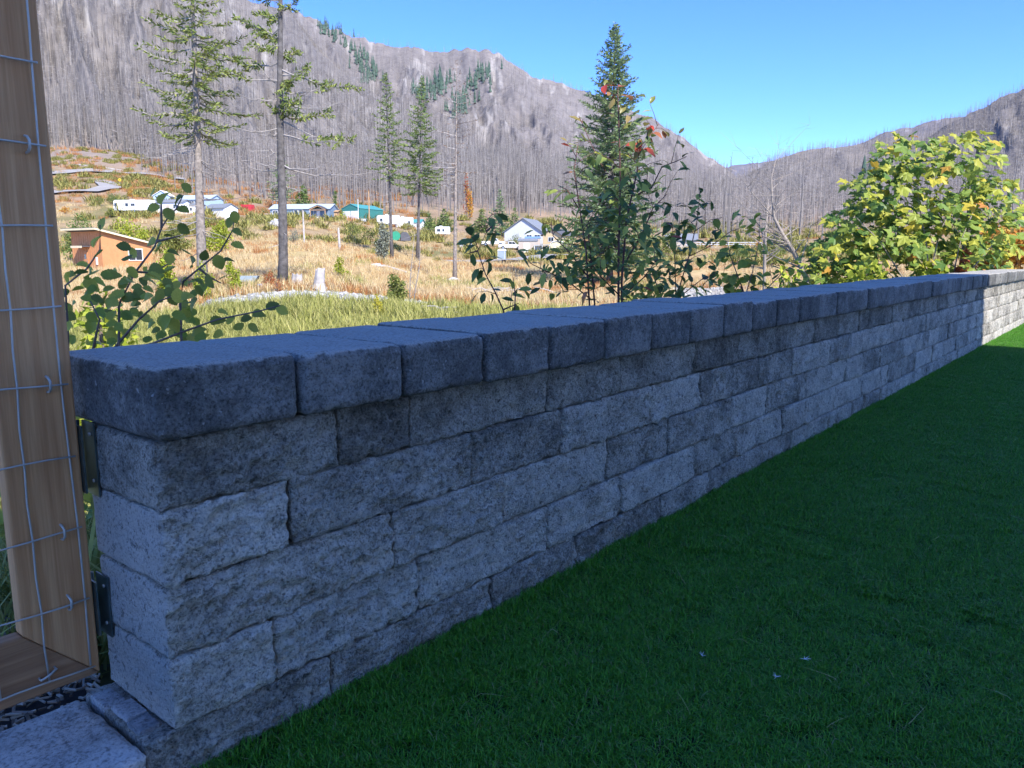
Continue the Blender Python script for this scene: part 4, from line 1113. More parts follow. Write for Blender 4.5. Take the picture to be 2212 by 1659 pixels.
gable_house('long_house', 'pale blue long house at the top left below the burnt slope', 'house', bottom(414, 428, 243), math.radians(-14), 12.5, 7, 2.6, 4.0, 'paint_paleblue', 'roof_pale', [(-4, 0.9, 1.4, 1.2, 2), (0, 0.9, 1.4, 1.2, 2), (3.5, 0.9, 1.2, 1.2, 1)], door=(1.8, 1, 2.0, 'paint_white'), gable_front=False)
gable_house('small_house', 'small pale blue gabled cabin beside the long pale blue house', 'house', bottom(349, 430, 246), math.radians(5), 5, 5, 2.3, 3.8, 'paint_paleblue', 'trim_white', [(0, 1.0, 1.2, 1.1, 2)])
gable_house('mobile_home', 'white mobile home with grey roof between the camper trailer and the fir trunk', 'mobile home', bottom(362, 462, 209), math.radians(-8), 8.6, 4.2, 2.7, 3.4, 'paint_white', 'roof_grey', [(-2.6, 1.1, 1.2, 1.0, 2), (2.4, 1.1, 1.2, 1.0, 2)], door=(0.2, 0.9, 2.0, 'paint_beige'), gable_front=False)
gable_house('white_shed', 'white shed with grey roof and gable end right of the green fir', 'shed', bottom(463, 465, 208), math.radians(-28), 7.2, 4.8, 2.2, 3.3, 'paint_white', 'roof_grey', [(-1.0, 0.9, 0.9, 0.9, 1)], door=(-2.3, 0.9, 2.0, 'roof_dark'), gable_front=False)
gable_house('garden_shed', 'low white shed wall left of the green fir trunk', 'shed', bottom(413, 464, 212), math.radians(-10), 3.6, 4, 2.5, 3.0, 'paint_white', 'roof_grey', [(0, 1, 0.8, 0.8, 1)], gable_front=False)
# blue house with porch
b = bottom(648, 471, 230)
bh = gable_house('blue_house', 'long dark blue house with pale metal roof and timber porch gable', 'house', b, math.radians(-6), 18.0, 8.0, 2.75, 4.2, 'paint_blue', 'roof_pale', [(-7.4, 0.9, 1.5, 1.3, 2), (-1.2, 0.9, 1.0, 1.5, 1), (0.3, 0.9, 1.0, 1.5, 1), (3.6, 0.9, 1.2, 1.5, 1)], door=(5.6, 1.0, 2.1, 'paint_white'), gable_front=False)
pf = MB(); 
for s_ in (-1, 1):
    xo = 2.6; a = [(6.2, 3.55), (6.2 + s_ * xo, 2.45), (6.2 + s_ * xo, 2.6), (6.2, 3.7)]
    MB().prism(a if s_ < 0 else a[::-1], -2.4, 1.0).build('porch_roof', M['roof_dark'], bh)
    MB().box(6.2 + s_ * 2.2 - 0.1, 6.2 + s_ * 2.2 + 0.1, -2.2, -2.0, -0.6, 2.6).build('porch_post', M['wood_plain'], bh)
    a = [(6.2, 3.5), (6.2 + s_ * 2.4, 2.48), (6.2 + s_ * 2.4, 2.28), (6.2, 3.3)]
    MB().prism(a if s_ < 0 else a[::-1], -2.30, -2.12).build('porch_rafter', M['wood_plain'], bh)
MB().box(3.9, 8.5, -2.28, -2.1, 2.15, 2.32).build('porch_beam', M['wood_plain'], bh)
MB().box(-9.6, -4.0, -2.6, -0.05, -0.8, 0.25).build('deck', M['paint_white'], bh)
for k in range(8): MB().box(-9.5 + k * 0.75, -9.42 + k * 0.75, -2.6, -2.5, 0.25, 1.15).build('baluster', M['trim_white'], bh)
MB().box(-9.6, -4.0, -2.62, -2.48, 1.152, 1.25).build('handrail', M['trim_white'], bh)
gable_house('wood_shed', 'small tan plank shed at the right end of the blue house', 'shed', bottom(719, 473, 233), math.radians(-4), 2.8, 3, 1.9, 2.3, 'wood_plain', 'wood_plain', door=(0, 1, 1.7, 'paint_beige'), gable_front=False)
# red container
b = bottom(531, 442, 262); t = empty('storage_container', 'bright red steel container up the slope behind the white sheds', 'container', b, math.radians(-8))
MB().box(-1.8, 1.8, 0, 2.4, -0.3, 2.1).build('body', M['red_steel'], t)
for k in range(8): MB().box(-1.7 + k * 0.46, -1.55 + k * 0.46, -0.06, -0.003, 0.05, 1.95).build('rib', M['red_steel'], t)
# green garage
b = bottom(778, 476, 252)
gg = gable_house('garage', 'dark green metal garage with two white roller doors', 'garage', b + Vector((-3.2, 1.2, 0)), math.radians(-27), 7.2, 12.5, 4.0, 5.4, 'garage_green', 'roof_teal', over=0.15)
for x in (-1.62, 1.62):
    d = MB().box(x - 1.5, x + 1.5, -0.07, -0.004, 0, 3.25).build('roller_door', M['paint_white'], gg)
    for k in range(5): MB().box(x - 1.5, x + 1.5, -0.085, -0.072, 0.5 + k * 0.55, 0.53 + k * 0.55).build('door_rib', M['trim_white'], d)
# trailers and campers
def wheel(p, x, y, r, w=0.24):
    wo = MB().tube([(x, y, r), (x, y + w, r)], r, 14).build('wheel', M['rubber'], p, False)
    MB().tube([(x, y - 0.015, r), (x, y + 0.02, r)], r * 0.55, 10).build('rim', M['chrome'], wo)
def trailer(name, label, base, rot, L, h, mat, wins, stripe=None, cat='trailer', step=0.55, roofcap=None):
    t = empty(name, label, cat, base, rot)
    c = 0.35
    MB().prism([(-L / 2, step + c), (-L / 2 + c * 0.7, step), (L / 2, step), (L / 2, step + h - 0.15), (L / 2 - 0.2, step + h), (-L / 2 + c, step + h), (-L / 2, step + h - c)], 0, 2.5).build('body', M[mat], t)
    for (x, z, w, hh) in wins: window(t, x, z, w, hh, 0.0, 'roof_dark')
    d = MB().box(L * 0.12, L * 0.12 + 0.75, -0.05, -0.004, step + 0.1, step + 1.95).build('door', M['trim_white'], t)
    MB().box(L * 0.12 + 0.58, L * 0.12 + 0.66, -0.09, -0.052, step + 0.9, step + 1.0).build('handle', M['chrome'], d)
    if stripe: MB().box(-L / 2 + 0.3, L / 2 - 0.1, -0.03, -0.005, step + 0.55, step + 0.72).build('stripe', M[stripe], t)
    wheel(t, -0.3, -0.02, 0.36); wheel(t, 0.6, -0.02, 0.36)
    MB().box(L / 2, L / 2 + 0.9, 1.15, 1.35, step + 0.02, step + 0.14).build('hitch', M['rubber'], t)
    MB().box(-0.9, -0.1, 0.8, 1.6, step + h + 0.005, step + h + 0.25).build('roof_unit', M['trim_white'], t)
    return t
t = trailer('camper_trailer', 'long white camper trailer parked left below the winding road', bottom(286, 461, 205), math.radians(-7), 10.2, 2.65, 'paint_white', [(-4.4, 1.75, 0.7, 0.6), (-1.4, 1.7, 0.6, 0.6), (-0.0, 1.8, 0.35, 0.4), (0.55, 1.8, 0.35, 0.4)], 'paint_beige')
b = bottom(326, 463, 203); o = MB(); o.tube([(0, 0, 0), (0, 0, 0.9)], 0.55, 14); o.tube([(0, 0, 0.905), (0, 0, 1.0)], 0.45, 14); tag(o.build('water_barrel', M['blue_plastic'], loc=b), 'blue plastic barrel standing in front of the white camper trailer', 'barrel')
trailer('cargo_trailer', 'plain white cargo trailer right of the green garage', bottom(836, 482, 236), math.radians(-12), 6.4, 2.6, 'paint_white', [(-1.8, 1.6, 0.6, 0.5)])
trailer('camper_trailer', 'white camper trailer behind the slender dark fir', bottom(872, 482, 240), math.radians(-4), 5.2, 3.0, 'paint_white', [(-1.6, 1.7, 0.6, 0.6), (1.6, 1.7, 0.6, 0.6)])
gable_house('small_shed', 'white shed with teal roof behind the broader olive fir', 'shed', bottom(896, 483, 243), math.radians(-10), 3.6, 4.5, 2.4, 3.3, 'paint_white', 'roof_teal', [(0.9, 1.0, 0.7, 0.8, 1)], door=(-0.6, 0.9, 2.0, 'trim_white'), gable_front=False)
b = bottom(956, 487, 222); t = trailer('motorhome', 'small white motorhome among the trees right of the firs', b, math.radians(5), 4.2, 2.1, 'paint_white', [(-1.1, 1.4, 0.8, 0.5), (0.2, 1.4, 0.4, 0.5)], cat='motorhome')
# round green tank under a tarp
b = bottom(866, 511, 178); t = empty('water_tank', 'round green tank lying on its side with dark tarp below the trailers', 'tank', b, math.radians(12))
MB().tube([(-1.2, -0.6, 1.1), (-1.2, 0.9, 1.1)], 1.05, 18).build('tank', M['tarp_green'], t, False)
mb = MB(); mb.prism([(-0.1, 0), (2.2, 0), (2.1, 0.9), (1.4, 1.9), (0.4, 2.0), (-0.1, 1.3)], -0.4, 1.6); mb.build('tarp', M['roof_dark'], t)
# cars
def pickup(name, label, base, rot, paint, cat='pickup truck'):
    t = empty(name, label, cat, base, rot)
    MB().prism([(-2.7, 0.45), (2.65, 0.45), (2.7, 0.8), (2.6, 1.02), (1.35, 1.1), (-0.55, 1.12), (-2.72, 1.12), (-2.75, 0.7)], -0.95, 0.95).build('body', M[paint], t)
    MB().prism([(-0.6, 1.122), (1.35, 1.122), (0.75, 1.78), (-0.45, 1.82)], -0.85, 0.85).build('cab', M[paint], t)
    for s_ in (-0.855, 0.855):
        y0, y1 = (s_ - 0.02, s_ + 0.004) if s_ < 0 else (s_ - 0.004, s_ + 0.02)
        MB().prism([(-0.45, 1.2), (0.25, 1.2), (0.25, 1.68), (-0.4, 1.72)], y0, y1).build('window', M['glass'], t)
        MB().prism([(0.32, 1.2), (1.15, 1.2), (0.74, 1.68), (0.32, 1.68)], y0, y1).build('window', M['glass'], t)
    for x in (-1.75, 1.75):
        for y in (-1.0, 0.76): wheel(t, x, y, 0.4)
    for y in (-0.75, 0.75): MB().box(2.66, 2.73, y - 0.15, y + 0.15, 0.75, 0.92).build('headlight', M['trim_white'], t)
    MB().box(-2.82, -2.74, -0.9, 0.9, 0.45, 0.62).build('bumper', M['chrome'], t)
    return t
pickup('pickup_truck', 'white pickup truck parked left of the tan shed', bottom(1103, 539, 176), math.radians(3), 'paint_white')
pickup('pickup_truck', 'second white pickup truck partly hidden behind the cherry sprig', bottom(1066, 535, 184), math.radians(-5), 'paint_white')
pickup('pickup_truck', 'grey pickup truck parked in front of the green garage', bottom(786, 480, 236), math.radians(80), 'paint_silver')
# group of houses right of centre
gable_house('grey_house', 'grey gabled house with white trim above the cream trailer', 'house', bottom(1130, 523, 198), math.radians(-17), 9.9, 13, 3.0, 6.3, 'paint_grey', 'roof_grey', [(1.6, 1.0, 1.3, 1.2, 2), (3.7, 1.0, 1.4, 1.2, 2)], over=0.5)
gable_house('tan_house', 'tan house with dark roof right of the grey gabled house', 'house', bottom(1192, 526, 186), math.radians(-24), 4.6, 9.5, 3.0, 4.4, 'paint_tan', 'roof_dark', [(-0.2, 1.5, 1.3, 0.9, 2)], over=0.5)
gable_house('low_shed', 'low shed with bright blue roof in front of the grey house', 'shed', bottom(1150, 538, 178), math.radians(-4), 3.4, 2.4, 2.3, 2.6, 'paint_beige', 'roof_blue', gable_front=False, over=0.1)
gable_house('beige_shed', 'beige shed with white double door beside the cream trailer', 'shed', bottom(1140, 549, 169), math.radians(-3), 4.0, 3.2, 2.5, 2.9, 'paint_beige', 'roof_grey', door=(-0.2, 1.3, 2.05, 'paint_white'), gable_front=False, over=0.15)
b = bottom(1204, 557, 164); t = empty('house_trailer', 'cream house trailer with white curved roof and porch awning', 'mobile home', b, math.radians(-8))
W = 2.9; prof = [(-W / 2, -0.4), (W / 2, -0.4), (W / 2, 2.3)] + [(W / 2 * math.cos(a), 2.3 + 0.85 * math.sin(a)) for a in np.linspace(0.25, 2.9, 7)] + [(-W / 2, 2.3)]
MB().prism(prof, 0, 8).build('body', M['paint_cream'], t)
ra = np.linspace(0.1, 3.04, 9); mb = MB()
mb.prism([((W / 2 + 0.05) * math.cos(a), 2.32 + 0.88 * math.sin(a)) for a in ra] + [((W / 2 + 0.15) * math.cos(a), 2.32 + 0.98 * math.sin(a)) for a in ra[::-1]][::1], -0.2, 8.1)
mb.build('roof', M['trim_white'], t)
window(t, -0.5, 0.7, 0.7, 1.1, 0.0, 'trim_white'); window(t, 0.75, 0.7, 0.6, 1.1, 0.0, 'trim_white')
MB().prism([(-4.9, 2.25), (-1.46, 2.45), (-1.46, 2.53), (-4.9, 2.33)], -0.3, 2.6).build('awning', M['roof_pale'], t)
for x in (-4.8, -3.2, -1.6): MB().box(x - 0.05, x + 0.05, -0.25, -0.15, -0.4, 2.24 + (x + 4.9) * 0.058).build('awning_post', M['trim_white'], t)
MB().box(-4.9, -1.6, 2.4, 2.5, -0.4, 2.2).build('porch_wall', M['paint_white'], t)
MB().box(-3.6, -2.7, 2.33, 2.398, 0.0, 2.0).build('door', M['roof_dark'], t)
gable_house('tool_shed', 'small grey shed just right of the tall grey snag', 'shed', bottom(1003, 512, 176), math.radians(-12), 2.2, 2.2, 1.7, 2.2, 'paint_grey', 'roof_grey', door=(0.6, 0.7, 1.6, 'wood_plain'))
gable_house('far_house', 'low grey roofed house behind the right shoots of the cherry bush', 'house', bottom(1472, 515, 196), math.radians(-10), 7.5, 7, 2.4, 3.9, 'paint_beige', 'roof_grey', [(-2, 1.0, 1.2, 1.1, 2), (2, 1.0, 1.2, 1.1, 2)], gable_front=False)
# portable toilet
b = bottom(1083, 568, 134); t = empty('portable_toilet', 'grey portable toilet with white roof in the dry meadow', 'portable toilet', b, math.radians(-10))
MB().box(-0.6, 0.6, 0, 1.2, 0, 2.1).build('cabin', M['grey_plastic'], t)
d = MB().box(-0.45, 0.45, -0.05, -0.004, 0.12, 1.95).build('door', M['grey_plastic'], t); MB().box(0.3, 0.38, -0.09, -0.052, 0.95, 1.15).build('handle', M['chrome'], d)
MB().prism([(-0.66, 2.102), (0.66, 2.102), (0.6, 2.3), (0.3, 2.42), (-0.3, 2.42), (-0.6, 2.3)], -0.06, 1.26).build('roof', M['trim_white'], t)
for x in (-0.6, 0.6): MB().box(x - 0.03, x + 0.03, -0.03, 0.03, 0, 2.1).build('corner_post', M['paint_white'], t)
# bridge with railing right of centre
b = bottom(1555, 528, 205); t = empty('road_bridge', 'low grey bridge with steel railing beyond the river', 'bridge', b, math.radians(-3))
MB().box(-11, 11, 0, 6, -0.2, 0.55).build('deck', M['roof_grey'], t)
for k in range(16): MB().box(-10.9 + k * 1.45, -10.78 + k * 1.45, 0.05, 0.17, 0.55, 1.6).build('railing_post', M['paint_grey'], t)
for z in (1.0, 1.5): MB().box(-11, 11, -0.02, 0.045, z, z + 0.16).build('rail', M['paint_grey'], t)
# roads on the left slope
def road(name, pts, w):
    mb = MB()
    ctr = [Vector((col_x(x, Y), Y, 0)) for x, Y in pts]
    fine = []
    for i in range(len(ctr) - 1):
        for k in range(8): fine.append(ctr[i].lerp(ctr[i + 1], k / 8))
    fine.append(ctr[-1]); L = []
    for i, p in enumerate(fine):
        d = (fine[min(i + 1, len(fine) - 1)] - fine[max(i - 1, 0)]).normalized(); s_ = Vector((-d.y, d.x, 0)) * w / 2
        row = []
        for f in (-1, -0.33, 0.33, 1):
            q = p + s_ * f; row.append((q.x, q.y, gz(q.x, q.y) * 1.0 + 0.7))
        L.append(row)
    for i in range(len(L) - 1):
        for k in range(3): mb.poly([L[i][k], L[i][k + 1], L[i + 1][k + 1], L[i + 1][k]])
    return structure(mb.build(name, M['asphalt']))
road('road', [(60, 258), (150, 262), (225, 266), (262, 276), (250, 292), (225, 298)], 7.0)
road('road', [(60, 318), (190, 328), (250, 331), (312, 334), (420, 345)], 6.5)
road('track', [(980, 132), (1030, 128), (1100, 132), (1240, 150)], 4.0)
# signs, poles
b = bottom(260, 406, 285); t = empty('road_sign', 'yellow diamond road sign at the bend of the winding road', 'sign', b)
MB().tube([(0, 0, -0.5), (0, 0, 2.6)], 0.05, 6).build('post', M['weathered'], t)
MB().prism([(-0.65, 2.5), (0, 1.85), (0.65, 2.5), (0, 3.15)], -0.07, -0.055).build('sign_plate', M['yellow_sign'], t)
MB().box(-0.07, 0.07, -0.085, -0.072, 2.2, 2.6).build('arrow', M['rubber'], t); MB().prism([(-0.2, 2.6), (0.2, 2.6), (0, 2.85)], -0.085, -0.072).build('arrow', M['rubber'], t)
def pole(label, x, y0, y1, Y, r, mat, lean=0.0, cat='pole'):
    b = on_ground(x, Y); h = px(x, y1, Y).z - b.z
    o = MB().tube([(0, 0, -0.3), (lean * h * .5, 0, h * .5), (lean * h, 0, h)], [r * 1.1, r, r * .85], 8).build('pole', M[mat], loc=b)
    tag(o, label, cat)
pole('slim white pole left of the porch of the blue house', 664, 538, 455, 112, 0.12, 'weathered')
pole('broken pale post standing below the green garage', 739, 536, 492, 112, 0.16, 'weathered', -0.03)
pole('brown utility pole in front of the green garage', 804, 477, 414, 240, 0.17, 'wood_plain')
pole('thin white flagpole beside the green garage doors', 781, 476, 430, 246, 0.09, 'trim_white')
pole('dark fence post left of the cream trailer, nearer the shed', 1133, 568, 549, 150, 0.13, 'roof_dark', cat='post')
pole('dark fence post in the meadow right of the portable toilet', 1110, 557, 546, 155, 0.12, 'roof_dark', cat='post')
pole('charred black trunk stub sticking up behind the maple', 2066, 420, 320, 14, 0.08, 'bark_dark', 0.05, 'stump')

# ============================================================ stumps, logs, boulders
def stump(label, x, y, Y, r, h, roots, lean=0.0, wide=1.6):
    b = bottom(x, y, Y); t = empty('tree_stump', label, 'stump', b)
    V_ = []; F_ = []; n = 14; lv = [(-0.2, wide * 1.15), (0.12, wide), (h * .35, 1.1), (h * .7, 0.98), (h, 0.93)]
    jit = [random.uniform(.82, 1.18) for _ in range(n)]
    for z, m in lv:
        for k in range(n):
            a = 6.283 * k / n; rr = r * m * (1 + (jit[k] - 1) * (1.6 if m > 1.2 else 0.6)); V_.append((math.cos(a) * rr + lean * z, math.sin(a) * rr, z + (random.uniform(-.08, .08) if z == h else 0)))
    for i in range(4):
        for k in range(n): F_.append([i * n + k, i * n + (k + 1) % n, (i + 1) * n + (k + 1) % n, (i + 1) * n + k])
    F_.append([4 * n + k for k in range(n)])
    mesh('trunk', V_, F_, M['weathered'], t)
    for k in range(roots):
        a = random.uniform(0, 6.28); L = r * random.uniform(1.6, 3.2)
        MB().tube([(math.cos(a) * r * .7, math.sin(a) * r * .7, 0.25), (math.cos(a) * L * .6, math.sin(a) * L * .6, random.uniform(.0, .3)), (math.cos(a + .3) * L, math.sin(a + .3) * L, random.uniform(-.15, .25))], [r * .22, r * .13, r * .04], 5).build('root', M['weathered'], t, True)
stump('wide weathered stump right beside the half bare fir', 642, 622, 43, 0.30, 0.72, 7, 0.05, 1.9)
stump('tall cut stump with tangled roots on the creek gravel', 688, 632, 41, 0.26, 1.15, 13, 0.12, 1.5)
def boulder(label, x, y, Y, r, sx=1.3, sz=0.75):
    b = bottom(x, y, Y); n = 9; m = 6; V_ = []; F_ = []
    for i in range(m + 1):
        ph = math.pi * i / m
        for k in range(n):
            a = 6.283 * k / n; q = np.array([math.cos(a) * math.sin(ph), math.sin(a) * math.sin(ph), math.cos(ph)])
            f = 1 + 0.28 * float(vnoise(q[None] * 1.7 + x * .37, 4)[0]) + 0.1 * float(vnoise(q[None] * 4 + x, 5)[0])
            V_.append((q[0] * r * sx * f, q[1] * r * f, q[2] * r * sz * f + r * 0.3))
    for i in range(m):
        for k in range(n): F_.append([i * n + k, (i + 1) * n + k, (i + 1) * n + (k + 1) % n, i * n + (k + 1) % n])
    tag(mesh('boulder', V_, F_, M['boulder'], loc=b), label, 'boulder')
M['boulder'] = plain('granite', (0.46, 0.45, 0.43), 0.9, 0.3, 4)
boulder('pale boulder at the foot of the tall grey snag', 978, 608, 76, 0.66)
boulder('small pale boulder lying left of the driftwood pile', 1045, 590, 62, 0.3, 2.2, 0.6)
boulder('white rock in the meadow right of the fallen log', 812, 553, 84, 0.5, 1.8, 0.6)
boulder('pale brown boulder on the bank below the white sheds', 594, 478, 170, 1.4)
for lab, xa, xb, y, Y, r in (('long grey log lying in the dry meadow', 796, 908, 556, 82, 0.16), ('shorter grey log lying just behind the long log', 830, 880, 551, 86, 0.15), ('dark charred log on the left clearing', 200, 290, 362, 345, 0.4)):
    p0 = on_ground(xa, Y); p1 = on_ground(xb, Y * 0.98)
    tag(MB().tube([(0, 0, r), tuple((p1 - p0) * .5 + Vector((0, 0, r * 1.1))), tuple((p1 - p0) + Vector((0, 0, r)))], [r, r * .9, r * .7], 8).build('log', M['weathered'], loc=p0), lab, 'log')
def driftwood(label, x, y, Y, w, n):
    b = bottom(x, y, Y); t = empty('driftwood_pile', label, 'driftwood', b)
    for k in range(n):
        c = Vector((random.gauss(0, w * .4), random.gauss(0, w * .3), random.uniform(0.05, 0.4))); a = random.uniform(-.5, .5) + (math.pi if random.random() < .5 else 0); L = random.uniform(.4, 1.3) * w * .5
        d = Vector((math.cos(a), math.sin(a) * .8, random.uniform(-.2, .3))) * L
        MB().tube([c - d, c + Vector((0, 0, random.gauss(0, .08))), c + d], [0.05, 0.045, 0.015], 5).build('stick', M['weathered'], t)
driftwood('tangled driftwood pile in the meadow left of the cherry bush', 1085, 618, 52, 2.0, 26)
driftwood('pale brush pile on the grass behind the wall', 950, 668, 31, 1.2, 22)
b = bottom(561, 609, 43); o = MB(); o.tube([(0, 0, 0.0), (0, 0, 0.06), (0, 0, 0.28), (0, 0, 0.34)], [0.13, 0.17, 0.17, 0.12], 12); tag(o.build('bucket', M['blue_plastic'], loc=b), 'small blue bucket left of the half bare fir', 'bucket')
b = bottom(540, 603, 46); t = empty('wheelbarrow', 'small red and grey handcart left of the blue bucket', 'handcart', b)
MB().prism([(-0.45, 0.35), (0.35, 0.35), (0.55, 0.7), (-0.6, 0.7)], -0.25, 0.25).build('tray', M['grey_plastic'], t); wheel(t, 0.5, -0.06, 0.19, 0.12); MB().tube([(-0.4, 0.2, 0.4), (-1.1, 0.2, 0.55)], 0.025, 6).build('handle', M['red_steel'], t); MB().tube([(-0.4, -0.2, 0.4), (-1.1, -0.2, 0.55)], 0.025, 6).build('handle', M['red_steel'], t)
MB().tube([(-0.35, 0.2, 0.36), (-0.45, 0.2, 0.0)], 0.025, 6).build('leg', M['red_steel'], t); MB().tube([(-0.35, -0.2, 0.36), (-0.45, -0.2, 0.0)], 0.025, 6).build('leg', M['red_steel'], t)
# ============================================================ shrubs seen across the meadow
SHR = {
 'lime': [(0, (0.18, 0.24, 0.02)), (0.5, (0.36, 0.42, 0.04)), (1, (0.52, 0.52, 0.07))],
 'yellow': [(0, (0.38, 0.36, 0.03)), (0.5, (0.62, 0.54, 0.05)), (1, (0.74, 0.64, 0.12))],
 'olive': [(0, (0.10, 0.13, 0.03)), (0.5, (0.20, 0.23, 0.05)), (1, (0.32, 0.32, 0.09))],
 'red': [(0, (0.34, 0.06, 0.04)), (0.6, (0.50, 0.16, 0.06)), (1, (0.45, 0.35, 0.08))],
 'orange': [(0, (0.45, 0.16, 0.03)), (0.6, (0.62, 0.32, 0.05)), (1, (0.55, 0.42, 0.10))],
 'grey': [(0, (0.17, 0.19, 0.14)), (1, (0.34, 0.35, 0.26))],
 'green': [(0, (0.07, 0.12, 0.03)), (0.6, (0.14, 0.21, 0.05)), (1, (0.24, 0.29, 0.08))],
}
for k_, st_ in SHR.items(): M['shrub_' + k_] = leaf_mat('shrub_' + k_, st_, 'island', 0.6, 0.3)
M['twig'] = plain('twig_bark', (0.20, 0.15, 0.12), 0.9, 0.3, 20)
M['twig_red'] = plain('cherry_twig', (0.13, 0.065, 0.055), 0.7, 0.3, 20)
M['twig_pale'] = plain('pale_twig', (0.30, 0.26, 0.225), 0.9, 0.2, 20)
def leaf_cloud(n, blobs, size, droop=0.3):
    """n small leaf faces on the shells and inside of the blobs [(cx,cy,cz,rx,ry,rz)]"""
    wts = np.array([b[3] * b[4] + b[3] * b[5] for b in blobs]); wts = wts / wts.sum()
    k = rng.choice(len(blobs), n, p=wts); B = np.array(blobs)[k]
    d = rng.normal(0, 1, (n, 3)); d /= np.linalg.norm(d, axis=1)[:, None]
    r = rng.uniform(0.35, 1.0, n) ** 0.6 * (1 + 0.25 * rng.normal(0, 0.5, n))
    c = B[:, :3] + d * r[:, None] * B[:, 3:]
    a = rng.normal(0, 1, (n, 3)) + d * 0.8; a[:, 2] -= droop; a /= np.linalg.norm(a, axis=1)[:, None]
    s = np.cross(a, rng.normal(0, 1, (n, 3))); s /= np.maximum(np.linalg.norm(s, axis=1), 1e-6)[:, None]
    L = (size * rng.uniform(0.6, 1.3, n))[:, None]
    V = np.stack([c - a * L * 0.5, c + s * L * 0.28, c + a * L * 0.5, c - s * L * 0.28], 1)
    return V.reshape(-1, 3), np.arange(4 * n).reshape(-1, 4)
def shrub(label, x, y0, y1, Y, wpx, col, n=700, size=None, cat='shrub', name='shrub', blobs=5, stems=6, taper=0.5, group=None):
    """shrub whose foot is at pixel (x, y0), top at y1 and width wpx pixels, at depth Y"""
    b = on_ground(x, Y); h = max(0.4, px(x, y1, Y).z - b.z); w = wpx * Y / FPX / 2
    t = empty(name, label, cat, b, 0, group); bl = []
    for k in range(blobs):
        f = (k + 0.5) / blobs; rr = w * (1 - taper * f) * random.uniform(.55, .8)
        bl.append((random.gauss(0, w * .3 * (1 - f * taper)), random.gauss(0, w * .3), h * (0.18 + 0.68 * f), rr, rr, h / blobs * 1.1))
    mb = MB()
    for k in range(stems):
        q = random.choice(bl); mb.tube([(random.gauss(0, w * .1), random.gauss(0, w * .1), -0.1), (q[0] * .5, q[1] * .5, q[2] * .6), (q[0] + random.gauss(0, w * .15), q[1], q[2] + q[5] * .7)], [0.012 * h + .008, 0.009 * h + .006, 0.004], 4, False)
    stuff(mb.build('stems', M['twig'], t))
    V_, F_ = leaf_cloud(n, bl, size or max(0.06, h * 0.07))
    stuff(mesh('foliage', V_, F_, M['shrub_' + col], t))
    return t
shrub('bright lime shrub alone in the dry grass right of the stumps', 735, 598, 554, 50, 34, 'lime', 900)
shrub('yellow shrub on the grass just behind the wall', 815, 688, 634, 29, 40, 'yellow', 700, taper=.6)
shrub('tall lime shrub left of the blue bucket', 509, 614, 560, 42, 40, 'lime', 900)
shrub('lime shrub behind the tip of the left bush', 360, 585, 535, 44, 56, 'lime', 1100)
shrub('lime shrub between the green fir and the left bush', 440, 605, 565, 41, 50, 'lime', 900)
shrub('red and gold shrub at the foot of the half bare fir', 585, 612, 583, 42, 40, 'red', 900)
shrub('low red shrub in front of the half bare fir trunk', 603, 622, 598, 40, 34, 'red', 500)
shrub('grey green feathery bush standing in the dry meadow', 831, 545, 480, 95, 42, 'grey', 1500, 0.3, taper=.45)
shrub('brushy grey shrub right of the half bare fir trunk', 640, 540, 495, 118, 44, 'grey', 900)
shrub('round green tree behind the blue house, leafy and short trunked', 667, 446, 400, 268, 34, 'green', 900, 0.7, 'tree', 'broadleaf_tree')
shrub('slender green sapling left of the green garage', 733, 455, 412, 262, 14, 'green', 350, 0.6, 'tree', 'broadleaf_tree')
shrub('red leaved sapling right of the tall snag', 1011, 412, 372, 300, 24, 'red', 420, 0.7, 'tree', 'broadleaf_tree')
shrub('golden shrub below the red leaved sapling', 1018, 440, 404, 290, 26, 'orange', 420, 0.7)
shrub('olive willow thicket beside the bare white saplings', 860, 660, 590, 36, 76, 'olive', 1400, 0.14)
shrub('olive bush on the bank below the green garage', 760, 512, 478, 160, 60, 'olive', 900)
shrub('golden bush on the bank below the trailers', 800, 520, 488, 150, 56, 'olive', 900)
shrub('green bush on the bank below the blue house', 640, 505, 478, 175, 60, 'green', 800)
shrub('green rounded bush left of the camper trailer', 262, 452, 412, 225, 40, 'green', 800)
shrub('orange bush at the bend of the road above the trailer', 306, 440, 402, 250, 26, 'orange', 500)
shrub('gold and green bush above the camper trailer', 232, 462, 420, 220, 34, 'olive', 700)
shrub('large yellow green willow behind the cedar house roof', 300, 560, 470, 112, 120, 'lime', 2400, 0.35)
shrub('wide green willow behind the cedar house, farthest left', 185, 540, 462, 120, 120, 'green', 2400, 0.35)
shrub('olive willow left of the green fir trunk', 385, 560, 480, 115, 90, 'olive', 1700, 0.35)
shrub('yellow green willow right of the green fir trunk', 492, 565, 475, 108, 74, 'lime', 1700, 0.33)
shrub('green bush in front of the grey gabled house', 1115, 532, 505, 190, 44, 'green', 700)
shrub('green bush right of the tan house', 1232, 548, 500, 160, 50, 'green', 800)
shrub('green shrub right of the cream trailer', 1262, 560, 520, 140, 50, 'lime', 800)
shrub('green bush between the far house and the bridge', 1440, 545, 500, 150, 70, 'olive', 1000)
shrub('olive bush in front of the bridge, centre right', 1590, 560, 520, 130, 70, 'green', 900)
shrub('olive bush right of the bridge below the dead trees', 1660, 560, 500, 120, 80, 'olive', 1000)
